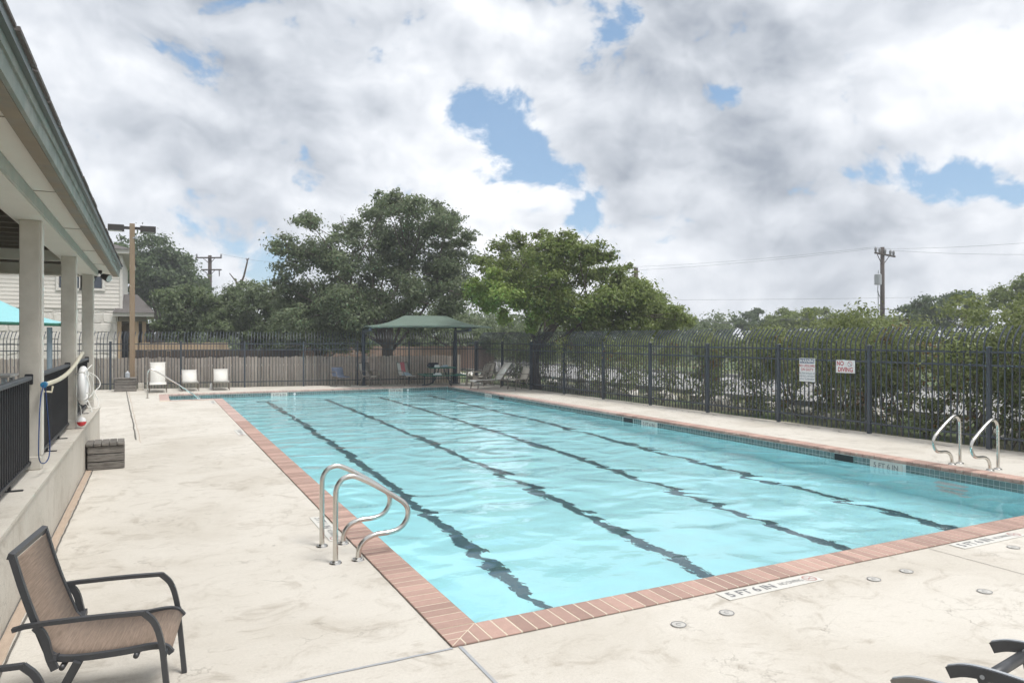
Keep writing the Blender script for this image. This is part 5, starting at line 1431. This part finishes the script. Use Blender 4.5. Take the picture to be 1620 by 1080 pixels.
# shrubs grown up against the back of the right fence
SHRUB_AT = {1: 'behind the stainless grab rails', 3: 'behind the no diving sign', 4: 'behind the warning sign', 9: 'just before the elm trunk', 10: 'just beyond the elm trunk', 11: 'near the fence corner'}
def shrub(i, y_, h, n_leaves, m, dense):
    rg_ = random.Random(100 + i); base = Vector((fline(y_) + .75 + rg_.uniform(-.1, .15), y_, -.03))
    t = thing('shrub', 'tangled leafy shrub climbing the iron fence, ' + SHRUB_AT.get(i, 'no sign or rail before it'), 'shrub', base, 0, 'shrubs behind the right fence')
    st = MB(); cl = []
    for k in range(12):
        a = base + Vector((rg_.uniform(-.3, .3), rg_.uniform(-1.1, 1.1), 0))
        tip = a + Vector((rg_.uniform(-.35, .55), rg_.uniform(-.8, .8), h * rg_.uniform(.62, 1.0)))
        pts = limb(st, a, tip, rg_.uniform(.010, .022), .004, rg_, .12, 8, 5)
        cl.append((tip + Vector((rg_.uniform(-.1, .2), 0, -.12)), rg_.uniform(.28, .45)))
        for q in (1, 2, 3, 4, 5, 6):
            if rg_.random() < dense * (.75 if q > 2 else .55):
                cl.append((pts[q] + Vector((rg_.uniform(-.15, .25), rg_.uniform(-.25, .25), 0)), rg_.uniform(.2, .36)))
        for q in range(3):
            p0 = pts[rg_.randrange(1, 7)]; limb(st, p0, p0 + Vector((rg_.uniform(-.3, .3), rg_.uniform(-.5, .5), rg_.uniform(-.1, .5))), .006, .003, rg_, .2, 4, 3)
    st.build('stems', M_TWIG, t)
    leaf_cloud('foliage', cl, n_leaves, .072, m, t, 200 + i, flat=.9, sub=7, spread=.55)
    leaf_cloud('rust_foliage', rg_.sample(cl, 9), n_leaves // 14, .066, L_RUST, t, 300 + i, flat=.9, sub=4, spread=.5)
hy = [5.2, 6.9, 8.6, 10.4, 12.2, 14.0, 15.9, 17.9, 20.0, 22.2, 25.2, 27.2]
for i, y_ in enumerate(hy):
    shrub(i, y_, [2.55, 2.45, 2.45, 2.35, 2.3, 2.25, 2.2, 2.1, 2.0, 2.0, 2.1, 2.0][i], int([10500, 9500, 8200, 6800, 5900, 5200, 4600, 4000, 3400, 3200, 3200, 2600][i]), L_HEDGE, [.85, .72, .7, .62, .6, .6, .55, .5, .45, .45, .5, .45][i])
# a second row farther back, fuller at the near end
def bush(i, x_, y_, h, r, n_leaves, m):
    rg_ = random.Random(500 + i); base = Vector((x_, y_, -.03))
    t = thing('bush', 'rounded yellow-green bush standing behind the fence shrubs', 'bush', base, 0, 'bushes behind the shrubs')
    st = MB(); cl = []
    for k in range(10):
        tip = base + Vector((rg_.uniform(-r, r), rg_.uniform(-r, r), h * rg_.uniform(.55, .95)))
        limb(st, base + Vector((rg_.uniform(-.2, .2), rg_.uniform(-.2, .2), 0)), tip, .025, .006, rg_, .1, 5, 5)
        cl.append((tip, rg_.uniform(.4, .6))); cl.append((base.lerp(tip, .6), .45))
    st.build('stems', M_TWIG, t)
    leaf_cloud('foliage', cl, n_leaves, .09, m, t, 600 + i, flat=.85, sub=8, spread=.5)
for i, (x_, y_, h, r) in enumerate([(15.6, 7.2, 2.95, 1.0), (15.9, 9.4, 2.9, 1.0), (16.0, 11.8, 2.75, .9), (15.8, 5.0, 3.0, 1.0), (16.6, 15.0, 2.45, .8), (16.8, 13.2, 2.6, .9)]):
    bush(i, x_, y_, h, r, 7000, L_HEDGE)

# ------------------------------------------------------------------ utility poles and wires
def wire(name, label, a, b, sag, r=.008):
    a, b = Vector(a), Vector(b)
    m_ = MB().tube([a.lerp(b, k / 16) + Vector((0, 0, -sag * 4 * (k / 16) * (1 - k / 16))) for k in range(17)], r, 5).build(name, M_WIRE, None)
    tag(m_, label, 'wire', 'overhead wires'); return m_
DP = 58.0
up_b = atd(1396, 533, DP); up_b.z = 0
up = thing('utility_pole', 'dark timber utility pole with a grey transformer above the hedge', 'utility pole', up_b)
zt = atd(1396, 391, DP).z
MB().tube([(up_b.x, up_b.y, -.05), (up_b.x, up_b.y, zt)], [.20, .15], 12).build('shaft', M_UPOLE, up, smooth=True)
rt = Vector((CS, -SN, 0))
ax = (rt * .86 + Vector((SN, CS, 0)) * .35).normalized()
za = atd(1396, 403, DP).z
MB().bar([Vector((up_b.x, up_b.y, za + .10)) - ax * .95 - Vector((SN, CS, 0)) * .2, Vector((up_b.x, up_b.y, za - .12)) + ax * 1.25 - Vector((SN, CS, 0)) * .2], .12, .14, (0, 0, 1)).build('cross_arm', M_UPOLE, up)
for s_ in (-.7, .7):
    MB().tube([Vector((up_b.x, up_b.y, za - .9)), Vector((up_b.x, up_b.y, za - .02)) + ax * s_ - Vector((SN, CS, 0)) * .2], .03, 6).build('brace', M_UPOLE, up)
tips = []
for s_ in (-.88, -.45, .15, .75, 1.1):
    p0 = Vector((up_b.x, up_b.y, za + .06 - .10 * s_)) + ax * s_ - Vector((SN, CS, 0)) * .2
    MB().tube([p0, p0 + Vector((0, 0, .14)), p0 + Vector((0, 0, .30)), p0 + Vector((0, 0, .42))], [.06, .10, .11, .05], 10).build('insulator', M_INSUL, up); tips.append(p0 + Vector((0, 0, .42)))
tp = atd(1389, 442, DP - .3)
tr_ = MB().cyl((tp.x, tp.y, tp.z - .42), .27, .80, 18).build('transformer', M_GALV, up)
MB().cyl((tp.x, tp.y, tp.z + .381), .28, .06, 18, .2).cyl((tp.x + .06, tp.y, tp.z + .44), .04, .3, 8, .03).build('lid', M_GALV, tr_)
MB().tube([(tp.x, tp.y, tp.z - .42), (tp.x - .05, tp.y, tp.z - 1.0), Vector((up_b.x, up_b.y, tp.z - 1.4)) - rt * .2], .025, 6).build('lead', M_WIRE, up)
q_ = Vector((up_b.x, up_b.y, 0)) - rt * .34
MB().tube([q_ + Vector((0, 0, 2)), q_ + Vector((0, 0, atd(1396, 460, DP).z))], .04, 8).build('conduit', M_GALV, up)

DL = 66.0
ul_b = atd(332, 533, DL); ul_b.z = 0
ul = thing('utility_pole', 'timber utility pole with two cross arms behind the yard trees', 'utility pole', ul_b)
zt = atd(332, 404, DL).z
MB().tube([(ul_b.x, ul_b.y, -.05), (ul_b.x, ul_b.y, zt)], [.21, .16], 12).build('shaft', M_UPOLE, ul, smooth=True)
ltips = []
for py, l0, l1 in ((408, -1.15, 1.15), (427, -.7, 1.15)):
    z_ = atd(332, py, DL).z
    MB().bar([Vector((ul_b.x, ul_b.y, z_)) + rt * l0 - Vector((SN, CS, 0)) * .2, Vector((ul_b.x, ul_b.y, z_)) + rt * l1 - Vector((SN, CS, 0)) * .2], .12, .13, (0, 0, 1)).build('cross_arm', M_UPOLE, ul)
    for s_ in (-.55, .55):
        MB().tube([Vector((ul_b.x, ul_b.y, z_ - .55)), Vector((ul_b.x, ul_b.y, z_ - .03)) + rt * s_ - Vector((SN, CS, 0)) * .2], .03, 6).build('brace', M_UPOLE, ul)
    for s_ in (l0 + .03, l1 - .03):
        p0 = Vector((ul_b.x, ul_b.y, z_ + .05)) + rt * s_ - Vector((SN, CS, 0)) * .2
        if py == 408: MB().tube([p0, p0 + Vector((0, 0, .16)), p0 + Vector((0, 0, .30))], [.07, .09, .05], 8).build('insulator', M_INSUL, ul); ltips.append(p0 + Vector((0, 0, .3)))
        elif s_ > 0: MB().tube([p0 - Vector((0.15, 0, .1)), p0 - Vector((.15, 0, .65))], [.06, .05], 8).build('insulator', M_INSUL, ul)
sp_b = atd(1006, 533, 52); sp_b.z = 0
sp = thing('utility_pole', 'plain timber pole top showing beside the elm crown', 'utility pole', sp_b)
MB().tube([(sp_b.x, sp_b.y, -.05), (sp_b.x, sp_b.y, atd(1006, 424, 52).z)], [.19, .15], 10).build('shaft', M_UPOLE, sp, smooth=True)
zcap = atd(1006, 424, 52).z
MB().cyl((sp_b.x, sp_b.y, zcap), .165, .04, 10).build('cap', M_GALV, sp)

wire('overhead_wire', 'upper overhead wire running from the transformer pole toward the elm', tips[0], atd(860, 424, 80), .5)
wire('overhead_wire', 'second overhead wire running from the transformer pole toward the elm', tips[1], atd(860, 431, 80), .5)
wire('overhead_wire', 'upper overhead wire leaving the transformer pole away from the elm', tips[2], atd(1760, 372, 45), .2)
wire('overhead_wire', 'second overhead wire leaving the transformer pole away from the elm', tips[4], atd(1760, 400, 45), .2)
wire('overhead_wire', 'thin wire crossing the sky at transformer height', atd(960, 474, 62), atd(1760, 462, 58), .2, .009)
wire('service_cable', 'black service cable dropping from the elm crown to the low trees', atd(1070, 500, 55), atd(1160, 511, 60), .1, .03)
wire('service_cable', 'black service cable reaching the transformer pole above the green trees', atd(1235, 505, 60), up_b + Vector((0, 0, atd(1396, 488, DP).z)), .3, .03)
wire('service_cable', 'black service cable from the transformer pole to the broad dark tree', up_b + Vector((0, 0, atd(1396, 488, DP).z)), atd(1460, 489, 56), .1, .03)
wire('overhead_wire', 'thin wire from the double-arm pole toward the oak, upper', ltips[1], atd(480, 415, 75), .3, .009)
wire('overhead_wire', 'thin wire from the double-arm pole toward the house', ltips[0], atd(270, 425, 60), .3, .009)

# ------------------------------------------------------------------ humid summer air
hm = bpy.data.materials.new('humid_air'); hm.use_nodes = True
hn = hm.node_tree; hn.nodes.clear()
pv = hn.nodes.new('ShaderNodeVolumePrincipled'); ho = hn.nodes.new('ShaderNodeOutputMaterial')
pv.inputs['Color'].default_value = (0.93, 0.96, 1.0, 1); pv.inputs['Density'].default_value = 0.0017; pv.inputs['Anisotropy'].default_value = 0.0
hn.links.new(pv.outputs[0], ho.inputs['Volume'])
haze = MB().box(-90, 130, -25, 130, -4.0, 14.5).build('haze', hm)
stuff(haze); haze['label'] = 'thin pale summer haze filling the air'; haze['category'] = 'haze'
